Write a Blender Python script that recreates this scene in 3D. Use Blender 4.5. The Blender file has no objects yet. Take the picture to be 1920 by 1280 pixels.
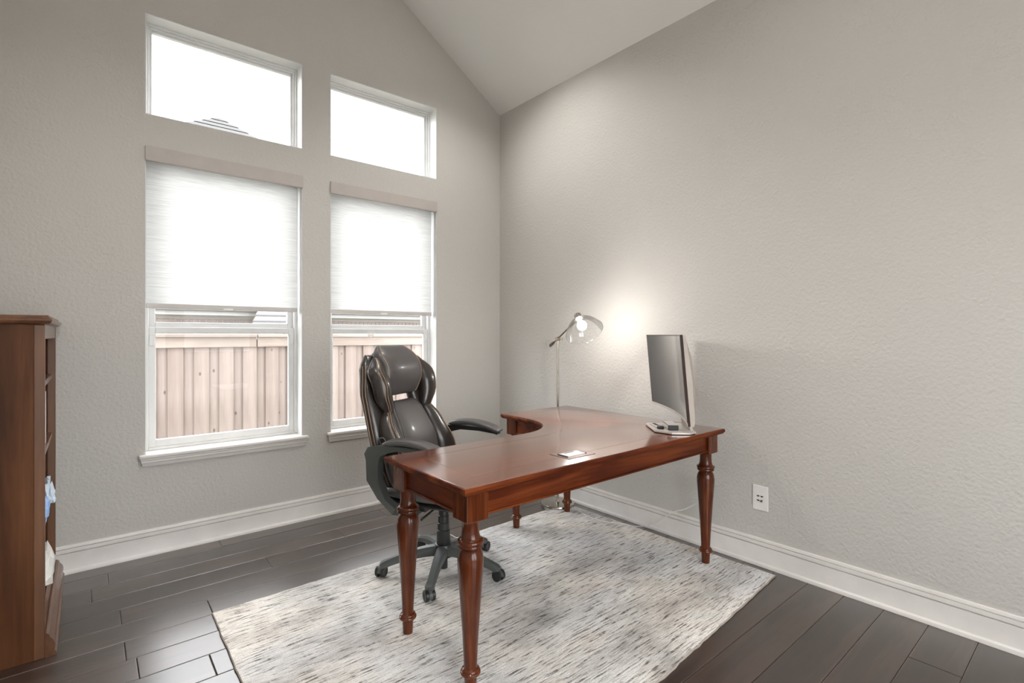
import bpy, bmesh, math, random
from mathutils import Vector, Matrix
R = math.radians
random.seed(7)
SC = bpy.context.scene
COL = SC.collection

# ------------------------------------------------------------------ camera
cam_d = bpy.data.cameras.new('camera')
cam_d.sensor_width = 36.0
cam_d.lens = 952.98 / 1920 * 36
cam_d.shift_y = -12.24 / 1920
cam_d.clip_start = 0.05
cam_d.clip_end = 200
cam = bpy.data.objects.new('camera', cam_d)
COL.objects.link(cam)
cam.location = (-2.809, -3.5439, 1.25)
cam.rotation_euler = (R(90), 0, -0.6942685)
SC.camera = cam

# ------------------------------------------------------------------ world (bright overcast sky)
SKY = 4.5
w = bpy.data.worlds.new('overcast_sky')
SC.world = w
w.use_nodes = True
bg = w.node_tree.nodes['Background']
bg.inputs[0].default_value = (0.97, 0.985, 1.0, 1)
bg.inputs[1].default_value = SKY

# ------------------------------------------------------------------ light levels / view
CAN_L = 12.0       # radiance of the visible downlight lens
CAN_W = 19.0       # watts of each downlight beam
BULB_L = 170.0      # radiance of the desk-side lamp bulb
SC.view_settings.view_transform = 'Standard'
SC.view_settings.look = 'None'
SC.view_settings.exposure = 0.98
SC.view_settings.gamma = 1.0
SC.view_settings.use_curve_mapping = False
SC.cycles.max_bounces = 7
SC.cycles.diffuse_bounces = 4
SC.cycles.transparent_max_bounces = 12
SC.cycles.sample_clamp_indirect = 6.0
SC.cycles.use_denoising = True
SC.cycles.use_adaptive_sampling = True
SC.cycles.adaptive_threshold = 0.03
SC.cycles.caustics_reflective = False
SC.cycles.caustics_refractive = False

# ================================================================== helpers
def link(o, parent=None):
    COL.objects.link(o)
    if parent is not None:
        o.parent = parent
    return o

def obj(name, bm, mat, parent=None, smooth=None, recalc=True):
    if recalc:
        bmesh.ops.recalc_face_normals(bm, faces=bm.faces)
    me = bpy.data.meshes.new(name)
    bm.to_mesh(me)
    bm.free()
    if mat is not None:
        for m in (mat if isinstance(mat, (list, tuple)) else [mat]):
            me.materials.append(m)
    if smooth is not None:
        me.polygons.foreach_set('use_smooth', [True] * len(me.polygons))
        me.set_sharp_from_angle(angle=R(smooth))
    return link(bpy.data.objects.new(name, me), parent)

def thing(name, label, cat, loc=(0, 0, 0), rz=0.0, group=None):
    o = bpy.data.objects.new(name, None)
    o.empty_display_size = 0.1
    o.location = loc
    o.rotation_euler = (0, 0, rz)
    COL.objects.link(o)
    return tag(o, label, cat, group)

def tag(o, label, cat, group=None):
    o['label'] = label
    o['category'] = cat
    if group:
        o['group'] = group
    return o

def struct(o, label=None):
    o['kind'] = 'structure'
    if label:
        o['label'] = label
    return o

def sroot(name, label=None):
    o = bpy.data.objects.new(name, None)
    o.empty_display_size = 0.1
    COL.objects.link(o)
    return struct(o, label)

def copy_tree(o, parent=None):
    c = o.copy()
    COL.objects.link(c)
    c.parent = parent
    for ch in list(o.children):
        copy_tree(ch, c)
    return c

def B():
    return bmesh.new()

def box(bm, x0, x1, y0, y1, z0, z1, bevel=0.0, seg=2, M=None):
    vs = [bm.verts.new(p) for p in ((x0, y0, z0), (x1, y0, z0), (x1, y1, z0), (x0, y1, z0),
                                    (x0, y0, z1), (x1, y0, z1), (x1, y1, z1), (x0, y1, z1))]
    fs = [bm.faces.new([vs[i] for i in q]) for q in ((3, 2, 1, 0), (4, 5, 6, 7), (0, 1, 5, 4), (1, 2, 6, 5), (2, 3, 7, 6), (3, 0, 4, 7))]
    out = vs
    if bevel:
        es = {e for f in fs for e in f.edges}
        r = bmesh.ops.bevel(bm, geom=list(es), offset=bevel, segments=seg, profile=0.5, affect='EDGES')
        out = list({v for f in r['faces'] for v in f.verts} | {v for v in vs if v.is_valid})
    if M is not None:
        bmesh.ops.transform(bm, matrix=M, verts=out)
    return bm

def prism(bm, poly, a0, a1, axis='z'):
    """extrude a 2-D polygon; axis z: (x,y), axis y: (x,z), axis x: (y,z)"""
    def P(u, v, a):
        return (u, v, a) if axis == 'z' else ((u, a, v) if axis == 'y' else (a, u, v))
    lo = [bm.verts.new(P(u, v, a0)) for u, v in poly]
    hi = [bm.verts.new(P(u, v, a1)) for u, v in poly]
    n = len(poly)
    bm.faces.new(lo[::-1])
    bm.faces.new(hi)
    for i in range(n):
        bm.faces.new((lo[i], lo[(i + 1) % n], hi[(i + 1) % n], hi[i]))
    return bm

def loft(bm, secs, closed=True, cap=True):
    rows = [[bm.verts.new(p) for p in s] for s in secs]
    n = len(rows[0])
    for a, b in zip(rows, rows[1:]):
        for i in range(n if closed else n - 1):
            bm.faces.new((a[i], a[(i + 1) % n], b[(i + 1) % n], b[i]))
    if cap and closed:
        bm.faces.new(rows[0][::-1])
        bm.faces.new(rows[-1])
    return bm

def lathe(bm, prof, n=28, M=None, cap=True):
    secs = []
    for r, z in prof:
        s = [Vector((r * math.cos(2 * math.pi * i / n), r * math.sin(2 * math.pi * i / n), z)) for i in range(n)]
        if M is not None:
            s = [M @ p for p in s]
        secs.append(s)
    return loft(bm, secs, True, cap)

def frames(pts):
    pts = [Vector(p) for p in pts]
    T = []
    for i in range(len(pts)):
        a = pts[max(i - 1, 0)]
        b = pts[min(i + 1, len(pts) - 1)]
        T.append((b - a).normalized())
    up = Vector((0, 0, 1))
    if abs(T[0].dot(up)) > 0.95:
        up = Vector((1, 0, 0))
    N = (up - T[0] * up.dot(T[0])).normalized()
    out = []
    for p, t in zip(pts, T):
        N = (N - t * N.dot(t)).normalized()
        out.append((p, t, N, t.cross(N)))
    return out

def tube(bm, pts, r, n=8, cap=True):
    rr = r if isinstance(r, (list, tuple)) else [r] * len(pts)
    secs = [[p + (N * math.cos(2 * math.pi * k / n) + Bn * math.sin(2 * math.pi * k / n)) * rr[i] for k in range(n)]
            for i, (p, t, N, Bn) in enumerate(frames(pts))]
    return loft(bm, secs, True, cap)

def smooth_path(pts, k=6):
    pts = [Vector(p) for p in pts]
    out = []
    for i in range(len(pts) - 1):
        p0, p1, p2, p3 = pts[max(i - 1, 0)], pts[i], pts[i + 1], pts[min(i + 2, len(pts) - 1)]
        for j in range(k):
            t = j / k
            out.append(0.5 * ((2 * p1) + (p2 - p0) * t + (2 * p0 - 5 * p1 + 4 * p2 - p3) * t * t + (3 * p1 - p0 - 3 * p2 + p3) * t ** 3))
    out.append(pts[-1])
    return out

def interp(tab, v):
    if v <= tab[0][0]:
        return tab[0][1]
    for (a, x), (b, y) in zip(tab, tab[1:]):
        if v <= b:
            t = (v - a) / (b - a)
            t = t * t * (3 - 2 * t)
            return x + (y - x) * t
    return tab[-1][1]

def sweep_profile(bm, prof, p0, p1, normal, mitre0=0.0, mitre1=0.0):
    """straight moulding: prof = [(out, z)], run p0->p1 (xy), normal = xy direction out of the wall; mitre shifts the ends by out*mitre"""
    p0, p1, nn = Vector((*p0, 0)), Vector((*p1, 0)), Vector((*normal, 0))
    d = (p1 - p0).normalized()
    s0 = [p0 + nn * o + d * (o * mitre0) + Vector((0, 0, z)) for o, z in prof]
    s1 = [p1 + nn * o - d * (o * mitre1) + Vector((0, 0, z)) for o, z in prof]
    return loft(bm, [s0, s1], True, True)

# ================================================================== materials
def mat(name):
    m = bpy.data.materials.new(name)
    m.use_nodes = True
    nt = m.node_tree
    return m, nt, nt.nodes['Principled BSDF'], nt.nodes['Material Output']

def nd(nt, typ, **kw):
    n = nt.nodes.new(typ)
    for k, v in kw.items():
        if k.startswith('_'):
            setattr(n, k[1:], v)
        else:
            n.inputs[k.replace('__', ' ')].default_value = v
    return n

def ramp(nt, stops, interp_='LINEAR'):
    n = nt.nodes.new('ShaderNodeValToRGB')
    cr = n.color_ramp
    cr.interpolation = interp_
    while len(cr.elements) < len(stops):
        cr.elements.new(0.5)
    for e, (p, c) in zip(cr.elements, stops):
        e.position = p
        e.color = (*c, 1) if len(c) == 3 else c
    return n

def coords(nt, scale=(1, 1, 1), kind='Object', rot=(0, 0, 0)):
    tc = nt.nodes.new('ShaderNodeTexCoord')
    mp = nt.nodes.new('ShaderNodeMapping')
    mp.inputs['Scale'].default_value = scale
    mp.inputs['Rotation'].default_value = rot
    nt.links.new(tc.outputs[kind], mp.inputs['Vector'])
    return mp.outputs['Vector']

def plain(name, col, rough=0.5, metal=0.0, coat=0.0, spec=0.5, bump=None):
    m, nt, p, o = mat(name)
    v = coords(nt, (1, 1, 1))
    nz = nd(nt, 'ShaderNodeTexNoise', Scale=9.0, Detail=3.0)
    nt.links.new(v, nz.inputs['Vector'])
    rp = ramp(nt, [(0.3, tuple(c * 0.95 for c in col)), (0.7, tuple(min(1, c * 1.04) for c in col))])
    nt.links.new(nz.outputs['Fac'], rp.inputs['Fac'])
    nt.links.new(rp.outputs['Color'], p.inputs['Base Color'])
    p.inputs['Roughness'].default_value = rough
    p.inputs['Metallic'].default_value = metal
    p.inputs['Coat Weight'].default_value = coat
    p.inputs['Coat Roughness'].default_value = 0.15
    p.inputs['Specular IOR Level'].default_value = spec
    if bump:
        n2 = nd(nt, 'ShaderNodeTexNoise', Scale=bump[0], Detail=3.0)
        nt.links.new(v, n2.inputs['Vector'])
        b = nd(nt, 'ShaderNodeBump', Strength=bump[1], Distance=bump[2])
        nt.links.new(n2.outputs['Fac'], b.inputs['Height'])
        nt.links.new(b.outputs['Normal'], p.inputs['Normal'])
    return m

def wall_mat(name, col, bump=0.5):
    m, nt, p, o = mat(name)
    v = coords(nt, (1, 1, 1))
    n1 = nd(nt, 'ShaderNodeTexNoise', Scale=55.0, Detail=4.0, Roughness=0.55)
    n2 = nd(nt, 'ShaderNodeTexVoronoi', Scale=70.0)
    nt.links.new(v, n1.inputs['Vector'])
    nt.links.new(v, n2.inputs['Vector'])
    mx = nd(nt, 'ShaderNodeMath', _operation='MULTIPLY_ADD')
    mx.inputs[1].default_value = 0.35
    nt.links.new(n2.outputs['Distance'], mx.inputs[0])
    nt.links.new(n1.outputs['Fac'], mx.inputs[2])
    b = nd(nt, 'ShaderNodeBump', Strength=bump, Distance=0.004)
    nt.links.new(mx.outputs[0], b.inputs['Height'])
    nt.links.new(b.outputs['Normal'], p.inputs['Normal'])
    n3 = nd(nt, 'ShaderNodeTexNoise', Scale=0.9, Detail=3.0)
    nt.links.new(v, n3.inputs['Vector'])
    rp = ramp(nt, [(0.35, tuple(c * 0.985 for c in col)), (0.65, tuple(c * 1.01 for c in col))])
    nt.links.new(n3.outputs['Fac'], rp.inputs['Fac'])
    nt.links.new(rp.outputs['Color'], p.inputs['Base Color'])
    p.inputs['Roughness'].default_value = 0.62
    p.inputs['Specular IOR Level'].default_value = 0.35
    return m

def wood_mat(name, dark, mid, light, axis='x', rough=0.25, coat=0.6, grain=1.0, bump=0.05, objrand=0.0):
    m, nt, p, o = mat(name)
    s = {'x': (1.2, 14, 14), 'y': (14, 1.2, 14), 'z': (14, 14, 1.2)}[axis]
    s2 = {'x': (4, 90, 90), 'y': (90, 4, 90), 'z': (90, 90, 4)}[axis]
    v1 = coords(nt, tuple(k * grain for k in s))
    v2 = coords(nt, tuple(k * grain for k in s2))
    n1 = nd(nt, 'ShaderNodeTexNoise', Scale=1.0, Detail=5.0, Roughness=0.6, Distortion=0.8)
    n2 = nd(nt, 'ShaderNodeTexNoise', Scale=1.0, Detail=3.0)
    n3 = nd(nt, 'ShaderNodeTexNoise', Scale=3.0, Detail=2.0)
    nt.links.new(v1, n1.inputs['Vector'])
    nt.links.new(v2, n2.inputs['Vector'])
    nt.links.new(coords(nt), n3.inputs['Vector'])
    a = nd(nt, 'ShaderNodeMath', _operation='MULTIPLY_ADD')
    a.inputs[1].default_value = 0.3
    nt.links.new(n2.outputs['Fac'], a.inputs[0])
    nt.links.new(n1.outputs['Fac'], a.inputs[2])
    a2 = nd(nt, 'ShaderNodeMath', _operation='MULTIPLY_ADD')
    a2.inputs[1].default_value = 0.35
    nt.links.new(n3.outputs['Fac'], a2.inputs[0])
    nt.links.new(a.outputs[0], a2.inputs[2])
    fac = a2.outputs[0]
    if objrand:
        oi = nd(nt, 'ShaderNodeObjectInfo')
        a3 = nd(nt, 'ShaderNodeMath', _operation='MULTIPLY_ADD')
        a3.inputs[1].default_value = objrand
        nt.links.new(oi.outputs['Random'], a3.inputs[0])
        nt.links.new(fac, a3.inputs[2])
        fac = a3.outputs[0]
    off = objrand * 0.5
    rp = ramp(nt, [(0.52 + off, dark), (0.80 + off, mid), (1.0, light)])
    nt.links.new(fac, rp.inputs['Fac'])
    nt.links.new(rp.outputs['Color'], p.inputs['Base Color'])
    p.inputs['Roughness'].default_value = rough
    p.inputs['Coat Weight'].default_value = coat
    p.inputs['Coat Roughness'].default_value = 0.12
    b = nd(nt, 'ShaderNodeBump', Strength=bump, Distance=0.002)
    nt.links.new(a.outputs[0], b.inputs['Height'])
    nt.links.new(b.outputs['Normal'], p.inputs['Normal'])
    return m

def glass_mat(name, tint=(1, 1, 1), refl=0.08, rough=0.0, fr=0.6):
    m, nt, p, o = mat(name)
    nt.nodes.remove(p)
    t = nd(nt, 'ShaderNodeBsdfTransparent', Color=(*tint, 1))
    g = nd(nt, 'ShaderNodeBsdfGlossy', Roughness=rough)
    lw = nd(nt, 'ShaderNodeLayerWeight', Blend=0.25)
    mu = nd(nt, 'ShaderNodeMath', _operation='MULTIPLY_ADD')
    mu.inputs[1].default_value = fr
    mu.inputs[2].default_value = refl
    nt.links.new(lw.outputs['Fresnel'], mu.inputs[0])
    mx = nd(nt, 'ShaderNodeMixShader')
    nt.links.new(mu.outputs[0], mx.inputs['Fac'])
    nt.links.new(t.outputs[0], mx.inputs[1])
    nt.links.new(g.outputs[0], mx.inputs[2])
    nt.links.new(mx.outputs[0], o.inputs['Surface'])
    return m

def emit_mat(name, col, strength):
    m, nt, p, o = mat(name)
    p.inputs['Base Color'].default_value = (0.8, 0.8, 0.8, 1)
    p.inputs['Emission Color'].default_value = (*col, 1)
    p.inputs['Emission Strength'].default_value = strength
    return m

M = {}
M['wall'] = wall_mat('greige_wall_paint', (0.520, 0.500, 0.467), 0.75)
M['ceil'] = wall_mat('ceiling_paint', (0.74, 0.725, 0.695), 0.2)
M['trim'] = plain('white_trim_paint', (0.72, 0.69, 0.655), 0.35)
M['vinyl'] = plain('white_window_vinyl', (0.66, 0.66, 0.65), 0.35)
M['sub'] = plain('subfloor', (0.02, 0.016, 0.014), 0.8)
M['valance'] = plain('greige_valance', (0.46, 0.42, 0.39), 0.6)
M['hem'] = plain('grey_hem_bar', (0.56, 0.535, 0.51), 0.45)
M['glass'] = glass_mat('window_glass', (1, 1, 1), 0.004, 0.0, 0.10)
M['shadeglass'] = glass_mat('lamp_glass', (0.985, 0.988, 0.99), 0.04, 0.02, 0.50)
M['white_plastic'] = plain('white_plastic', (0.78, 0.76, 0.73), 0.3)
M['black_plastic'] = plain('black_plastic', (0.018, 0.019, 0.019), 0.38, bump=(300, 0.1, 0.0005))
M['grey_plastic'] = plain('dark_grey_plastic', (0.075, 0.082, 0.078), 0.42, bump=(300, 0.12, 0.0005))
M['dark'] = plain('slot_black', (0.008, 0.008, 0.009), 0.5)
M['leather'] = plain('dark_brown_leather', (0.075, 0.068, 0.066), 0.44, coat=0.2, bump=(420, 0.22, 0.0008))
M['leather_side'] = plain('black_brown_leather', (0.030, 0.024, 0.021), 0.30, coat=0.3, bump=(60, 0.25, 0.003))
M['stitch'] = plain('tan_stitching', (0.36, 0.24, 0.15), 0.6)
M['nickel'] = plain('brushed_nickel', (0.46, 0.43, 0.38), 0.24, metal=1.0)
M['bronze'] = plain('dark_nickel', (0.26, 0.22, 0.18), 0.32, metal=1.0)
M['brushed'] = plain('pale_metal_plate', (0.62, 0.58, 0.54), 0.4, metal=0.35)
M['beige_shell'] = plain('beige_plastic_shell', (0.40, 0.345, 0.30), 0.45)
M['copper'] = plain('dark_brown_edge', (0.030, 0.012, 0.008), 0.55, spec=0.25)
M['screen'] = plain('dark_glossy_screen', (0.02, 0.02, 0.022), 0.10, coat=0.5)
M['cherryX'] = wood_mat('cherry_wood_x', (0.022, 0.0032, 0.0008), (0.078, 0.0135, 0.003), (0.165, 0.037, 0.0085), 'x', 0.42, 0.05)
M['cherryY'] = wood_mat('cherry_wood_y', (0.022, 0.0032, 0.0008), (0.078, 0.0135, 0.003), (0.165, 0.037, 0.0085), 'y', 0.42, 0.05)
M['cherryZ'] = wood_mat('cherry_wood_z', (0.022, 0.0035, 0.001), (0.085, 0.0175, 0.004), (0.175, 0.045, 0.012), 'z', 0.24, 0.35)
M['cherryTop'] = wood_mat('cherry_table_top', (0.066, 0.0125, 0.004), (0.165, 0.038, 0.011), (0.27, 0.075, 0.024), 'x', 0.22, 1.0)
M['inlay'] = wood_mat('inlay_wood', (0.20, 0.075, 0.030), (0.28, 0.10, 0.042), (0.34, 0.13, 0.055), 'x', 0.22, 0.7)
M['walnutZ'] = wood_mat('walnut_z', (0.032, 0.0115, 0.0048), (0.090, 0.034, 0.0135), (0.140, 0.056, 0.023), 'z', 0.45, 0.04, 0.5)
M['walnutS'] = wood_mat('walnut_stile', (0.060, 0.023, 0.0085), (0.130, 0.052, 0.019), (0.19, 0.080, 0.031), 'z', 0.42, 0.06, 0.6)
M['walnutY'] = wood_mat('walnut_y', (0.060, 0.024, 0.010), (0.125, 0.052, 0.024), (0.18, 0.080, 0.037), 'y', 0.30, 0.3, 0.6)
M['plank'] = wood_mat('espresso_plank', (0.018, 0.0102, 0.0072), (0.036, 0.0212, 0.0155), (0.056, 0.034, 0.0255), 'x', 0.30, 0.12, 0.55, 0.35, 0.25)
_p = M['plank'].node_tree.nodes['Principled BSDF']
_p.inputs['Coat Weight'].default_value = 1.0
_p.inputs['Coat IOR'].default_value = 1.68
_p.inputs['Specular IOR Level'].default_value = 0.3
_p.inputs['Coat Roughness'].default_value = 0.28
for _k, _v in (('cherryX', 0.12), ('cherryY', 0.12), ('cherryZ', 0.22), ('walnutZ', 0.15), ('walnutY', 0.3)):
    M[_k].node_tree.nodes['Principled BSDF'].inputs['Specular IOR Level'].default_value = _v
for _k in ('cherryTop', 'inlay'):
    _q = M[_k].node_tree.nodes['Principled BSDF']
    _q.inputs['Coat Weight'].default_value = 1.0
    _q.inputs['Coat IOR'].default_value = 2.3
    _q.inputs['Coat Roughness'].default_value = 0.15
M['fence'] = wood_mat('cedar_fence', (0.140, 0.104, 0.088), (0.192, 0.153, 0.134), (0.224, 0.183, 0.162), 'z', 0.8, 0.0, 0.5, 0.3, 0.16)
def add_knots(m):
    nt = m.node_tree
    p = nt.nodes['Principled BSDF']
    src = p.inputs['Base Color'].links[0].from_socket
    oi = nd(nt, 'ShaderNodeObjectInfo')
    tc = nd(nt, 'ShaderNodeTexCoord')
    ad = nd(nt, 'ShaderNodeVectorMath', _operation='ADD')
    nt.links.new(tc.outputs['Object'], ad.inputs[0])
    nt.links.new(oi.outputs['Location'], ad.inputs[1])
    mp = nd(nt, 'ShaderNodeMapping', Scale=(9.0, 1.0, 5.0))
    nt.links.new(ad.outputs[0], mp.inputs['Vector'])
    vo = nd(nt, 'ShaderNodeTexVoronoi', Scale=1.0)
    nt.links.new(mp.outputs[0], vo.inputs['Vector'])
    rp = ramp(nt, [(0.06, (0.45, 0.36, 0.30)), (0.13, (1, 1, 1))])
    nt.links.new(vo.outputs['Distance'], rp.inputs['Fac'])
    mx = nd(nt, 'ShaderNodeMixRGB', _blend_type='MULTIPLY', Fac=1.0)
    nt.links.new(src, mx.inputs[1])
    nt.links.new(rp.outputs['Color'], mx.inputs[2])
    nt.links.new(mx.outputs[0], p.inputs['Base Color'])
add_knots(M['fence'])
M['fence_rail'] = wood_mat('cedar_rail', (0.145, 0.112, 0.09), (0.20, 0.163, 0.14), (0.232, 0.194, 0.168), 'x', 0.8, 0.0, 0.5, 0.3, 0.2)
M['brick'] = plain('pale_brick', (0.33, 0.275, 0.265), 0.85, bump=(90, 0.4, 0.004))
M['mortar'] = plain('mortar', (0.62, 0.60, 0.58), 0.9)
M['siding'] = plain('beige_frieze', (0.40, 0.37, 0.345), 0.6)
M['fascia'] = plain('white_fascia', (0.30, 0.296, 0.29), 0.55)
M['shingle'] = plain('grey_shingle', (0.065, 0.064, 0.0635), 0.9, bump=(60, 0.5, 0.01))
M['shingle2'] = plain('pale_shingle', (0.115, 0.113, 0.111), 0.9, bump=(60, 0.5, 0.01))
M['grass'] = plain('lawn_ground', (0.12, 0.125, 0.09), 0.95, bump=(40, 0.6, 0.02))
M['paper_white'] = plain('white_paper', (0.74, 0.73, 0.70), 0.7)
M['paper_blue'] = plain('blue_paper', (0.20, 0.34, 0.62), 0.6)
M['paper_pale'] = plain('pale_blue_paper', (0.60, 0.68, 0.76), 0.6)
M['can_trim'] = plain('white_can_trim', (0.75, 0.75, 0.73), 0.4)
M['can'] = emit_mat('downlight_lens', (1.0, 0.965, 0.915), CAN_L)
M['bulb'] = emit_mat('lamp_bulb', (1.0, 0.965, 0.92), BULB_L)

# roller-shade fabric: translucent weave with fine horizontal slubs
def shade_mat():
    m, nt, p, o = mat('white_shade_fabric')
    nt.nodes.remove(p)
    v = coords(nt, (5, 1, 210))
    n = nd(nt, 'ShaderNodeTexNoise', Scale=1.0, Detail=4.0, Roughness=0.7)
    nt.links.new(v, n.inputs['Vector'])
    rp = ramp(nt, [(0.34, (0.46, 0.465, 0.46)), (0.62, (0.62, 0.625, 0.62))])
    nt.links.new(n.outputs['Fac'], rp.inputs['Fac'])
    d = nd(nt, 'ShaderNodeBsdfDiffuse')
    t = nd(nt, 'ShaderNodeBsdfTranslucent')
    nt.links.new(rp.outputs['Color'], d.inputs['Color'])
    nt.links.new(rp.outputs['Color'], t.inputs['Color'])
    mx = nd(nt, 'ShaderNodeMixShader', Fac=0.52)
    nt.links.new(d.outputs[0], mx.inputs[1])
    nt.links.new(t.outputs[0], mx.inputs[2])
    nt.links.new(mx.outputs[0], o.inputs['Surface'])
    return m
M['shade'] = shade_mat()

# rug: distressed beige and grey with long woven ridges along x
def rug_mat():
    m, nt, p, o = mat('distressed_rug')
    L = nt.links.new
    big = nd(nt, 'ShaderNodeTexNoise', Scale=1.0, Detail=5.0, Roughness=0.62)
    L(coords(nt, (2.2, 3.4, 1)), big.inputs['Vector'])
    big2 = nd(nt, 'ShaderNodeTexNoise', Scale=1.0, Detail=3.0, Roughness=0.5)
    L(coords(nt, (1.5, 1.7, 1), rot=(0, 0, 0.4)), big2.inputs['Vector'])
    st = nd(nt, 'ShaderNodeTexNoise', Scale=1.0, Detail=3.0, Roughness=0.6, Distortion=0.15)
    L(coords(nt, (9, 105, 1)), st.inputs['Vector'])
    fi = nd(nt, 'ShaderNodeTexNoise', Scale=170.0, Detail=3.0)
    L(coords(nt), fi.inputs['Vector'])
    blk = nd(nt, 'ShaderNodeTexNoise', Scale=1.0, Detail=4.0, Roughness=0.7)
    L(coords(nt, (40, 5, 1)), blk.inputs['Vector'])
    base = ramp(nt, [(0.30, (0.50, 0.485, 0.465)), (0.43, (0.74, 0.72, 0.695)), (0.56, (0.90, 0.89, 0.875)), (0.74, (0.74, 0.685, 0.63))])
    L(big.outputs['Fac'], base.inputs['Fac'])
    tone = ramp(nt, [(0.36, (0.86, 0.87, 0.89)), (0.62, (1.08, 1.04, 0.99))])
    L(big2.outputs['Fac'], tone.inputs['Fac'])
    m1 = nd(nt, 'ShaderNodeMixRGB', _blend_type='MULTIPLY', Fac=1.0)
    L(base.outputs['Color'], m1.inputs[1])
    L(tone.outputs['Color'], m1.inputs[2])
    # dark woven lines, stronger where the large pattern says so
    ln = ramp(nt, [(0.38, (0.24, 0.225, 0.21)), (0.47, (1, 1, 1))])
    L(st.outputs['Fac'], ln.inputs['Fac'])
    am = ramp(nt, [(0.34, (0.25,) * 3), (0.56, (1.0,) * 3)])
    L(blk.outputs['Fac'], am.inputs['Fac'])
    m2 = nd(nt, 'ShaderNodeMixRGB', _blend_type='MULTIPLY')
    L(am.outputs['Color'], m2.inputs[0])
    L(m1.outputs['Color'], m2.inputs[1])
    L(ln.outputs['Color'], m2.inputs[2])
    st2 = nd(nt, 'ShaderNodeTexNoise', Scale=1.0, Detail=2.0)
    L(coords(nt, (14, 230, 1)), st2.inputs['Vector'])
    l2 = ramp(nt, [(0.38, (0.76, 0.75, 0.74)), (0.52, (1, 1, 1))])
    L(st2.outputs['Fac'], l2.inputs['Fac'])
    m2b = nd(nt, 'ShaderNodeMixRGB', _blend_type='MULTIPLY', Fac=0.85)
    L(m2.outputs['Color'], m2b.inputs[1])
    L(l2.outputs['Color'], m2b.inputs[2])
    m2 = m2b
    fr = ramp(nt, [(0.3, (0.80, 0.80, 0.80)), (0.7, (1.12, 1.12, 1.12))])
    L(fi.outputs['Fac'], fr.inputs['Fac'])
    m3 = nd(nt, 'ShaderNodeMixRGB', _blend_type='MULTIPLY', Fac=0.8)
    L(m2.outputs['Color'], m3.inputs[1])
    L(fr.outputs['Color'], m3.inputs[2])
    L(m3.outputs['Color'], p.inputs['Base Color'])
    p.inputs['Roughness'].default_value = 0.95
    p.inputs['Specular IOR Level'].default_value = 0.1
    h = nd(nt, 'ShaderNodeMath', _operation='MULTIPLY_ADD')
    h.inputs[1].default_value = 0.5
    L(fi.outputs['Fac'], h.inputs[0])
    L(st.outputs['Fac'], h.inputs[2])
    b = nd(nt, 'ShaderNodeBump', Strength=0.8, Distance=0.008)
    L(h.outputs[0], b.inputs['Height'])
    L(b.outputs['Normal'], p.inputs['Normal'])
    return m
M['rug'] = rug_mat()
M['rug_edge'] = plain('rug_binding', (0.36, 0.31, 0.27), 0.9, bump=(200, 0.5, 0.002))

# ================================================================== room shell
XL, YB = -3.25, -4.7              # left wall, back wall (right wall x=0, window wall y=0)
ZE, SL, XR = 3.20, 0.655, -1.625  # eave height, ceiling slope, ridge x
ZR = ZE - SL * XR
def zc(x):
    return ZE - SL * x if x >= XR else ZR - SL * (XR - x)

WX = [(-2.564, -1.701), (-1.511, -0.651)]       # window openings in x
ZL0, ZL1, ZU0, ZU1 = 0.572, 2.322, 2.505, 3.078  # lower and upper openings in z
WT = 0.17
bm = B()
xs = [XL, WX[0][0], WX[0][1], WX[1][0], WX[1][1], 0.0]
for i in range(5):
    a, b = xs[i], xs[i + 1]
    top = [(b, zc(b))] + ([(XR, ZR)] if a < XR < b else []) + [(a, zc(a))]
    if i in (1, 3):
        prism(bm, [(a, 0), (b, 0), (b, ZL0), (a, ZL0)], 0, WT, 'y')
        prism(bm, [(a, ZL1), (b, ZL1), (b, ZU0), (a, ZU0)], 0, WT, 'y')
        prism(bm, [(a, ZU1), (b, ZU1)] + top, 0, WT, 'y')
    else:
        prism(bm, [(a, 0), (b, 0)] + top, 0, WT, 'y')
struct(obj('wall_window', bm, M['wall']), 'greige textured gable wall with four window openings')

bm = B(); box(bm, 0, 0.15, YB - 0.15, WT, 0, ZE + 0.02)
struct(obj('wall_right', bm, M['wall']), 'tall greige textured wall behind the desk')
bm = B(); box(bm, XL - 0.15, XL, YB - 0.15, WT, 0, ZE + 0.02)
struct(obj('wall_left', bm, M['wall']))
# back wall (behind the camera) with an unseen glazed double door added to let in fill daylight
DX0, DX1, DZ = -2.95, -0.80, 2.30
bm = B()
prism(bm, [(XL, 0), (DX0, 0), (DX0, DZ), (XL, DZ)], YB - 0.15, YB, 'y')
prism(bm, [(DX1, 0), (0, 0), (0, DZ), (DX1, DZ)], YB - 0.15, YB, 'y')
prism(bm, [(XL, DZ), (0, DZ), (0, ZE), (XR, ZR), (XL, ZE)], YB - 0.15, YB, 'y')
struct(obj('wall_back', bm, M['wall']))
d = sroot('fill_door_1', 'added white glazed double door in the back wall, unseen, letting in fill daylight')
for a, b in ((DX0, (DX0 + DX1) / 2), ((DX0 + DX1) / 2, DX1)):
    bm = B()
    box(bm, a, a + 0.11, YB - 0.10, YB - 0.06, 0, DZ)
    box(bm, b - 0.11, b, YB - 0.10, YB - 0.06, 0, DZ)
    box(bm, a + 0.11, b - 0.11, YB - 0.10, YB - 0.06, 0, 0.2)
    box(bm, a + 0.11, b - 0.11, YB - 0.10, YB - 0.06, DZ - 0.12, DZ)
    lf = obj('fill_door_leaf', bm, M['trim'], d)
    bm = B(); box(bm, a + 0.11, b - 0.11, YB - 0.083, YB - 0.077, 0.2, DZ - 0.12)
    obj('pane', bm, M['glass'], lf)

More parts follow.
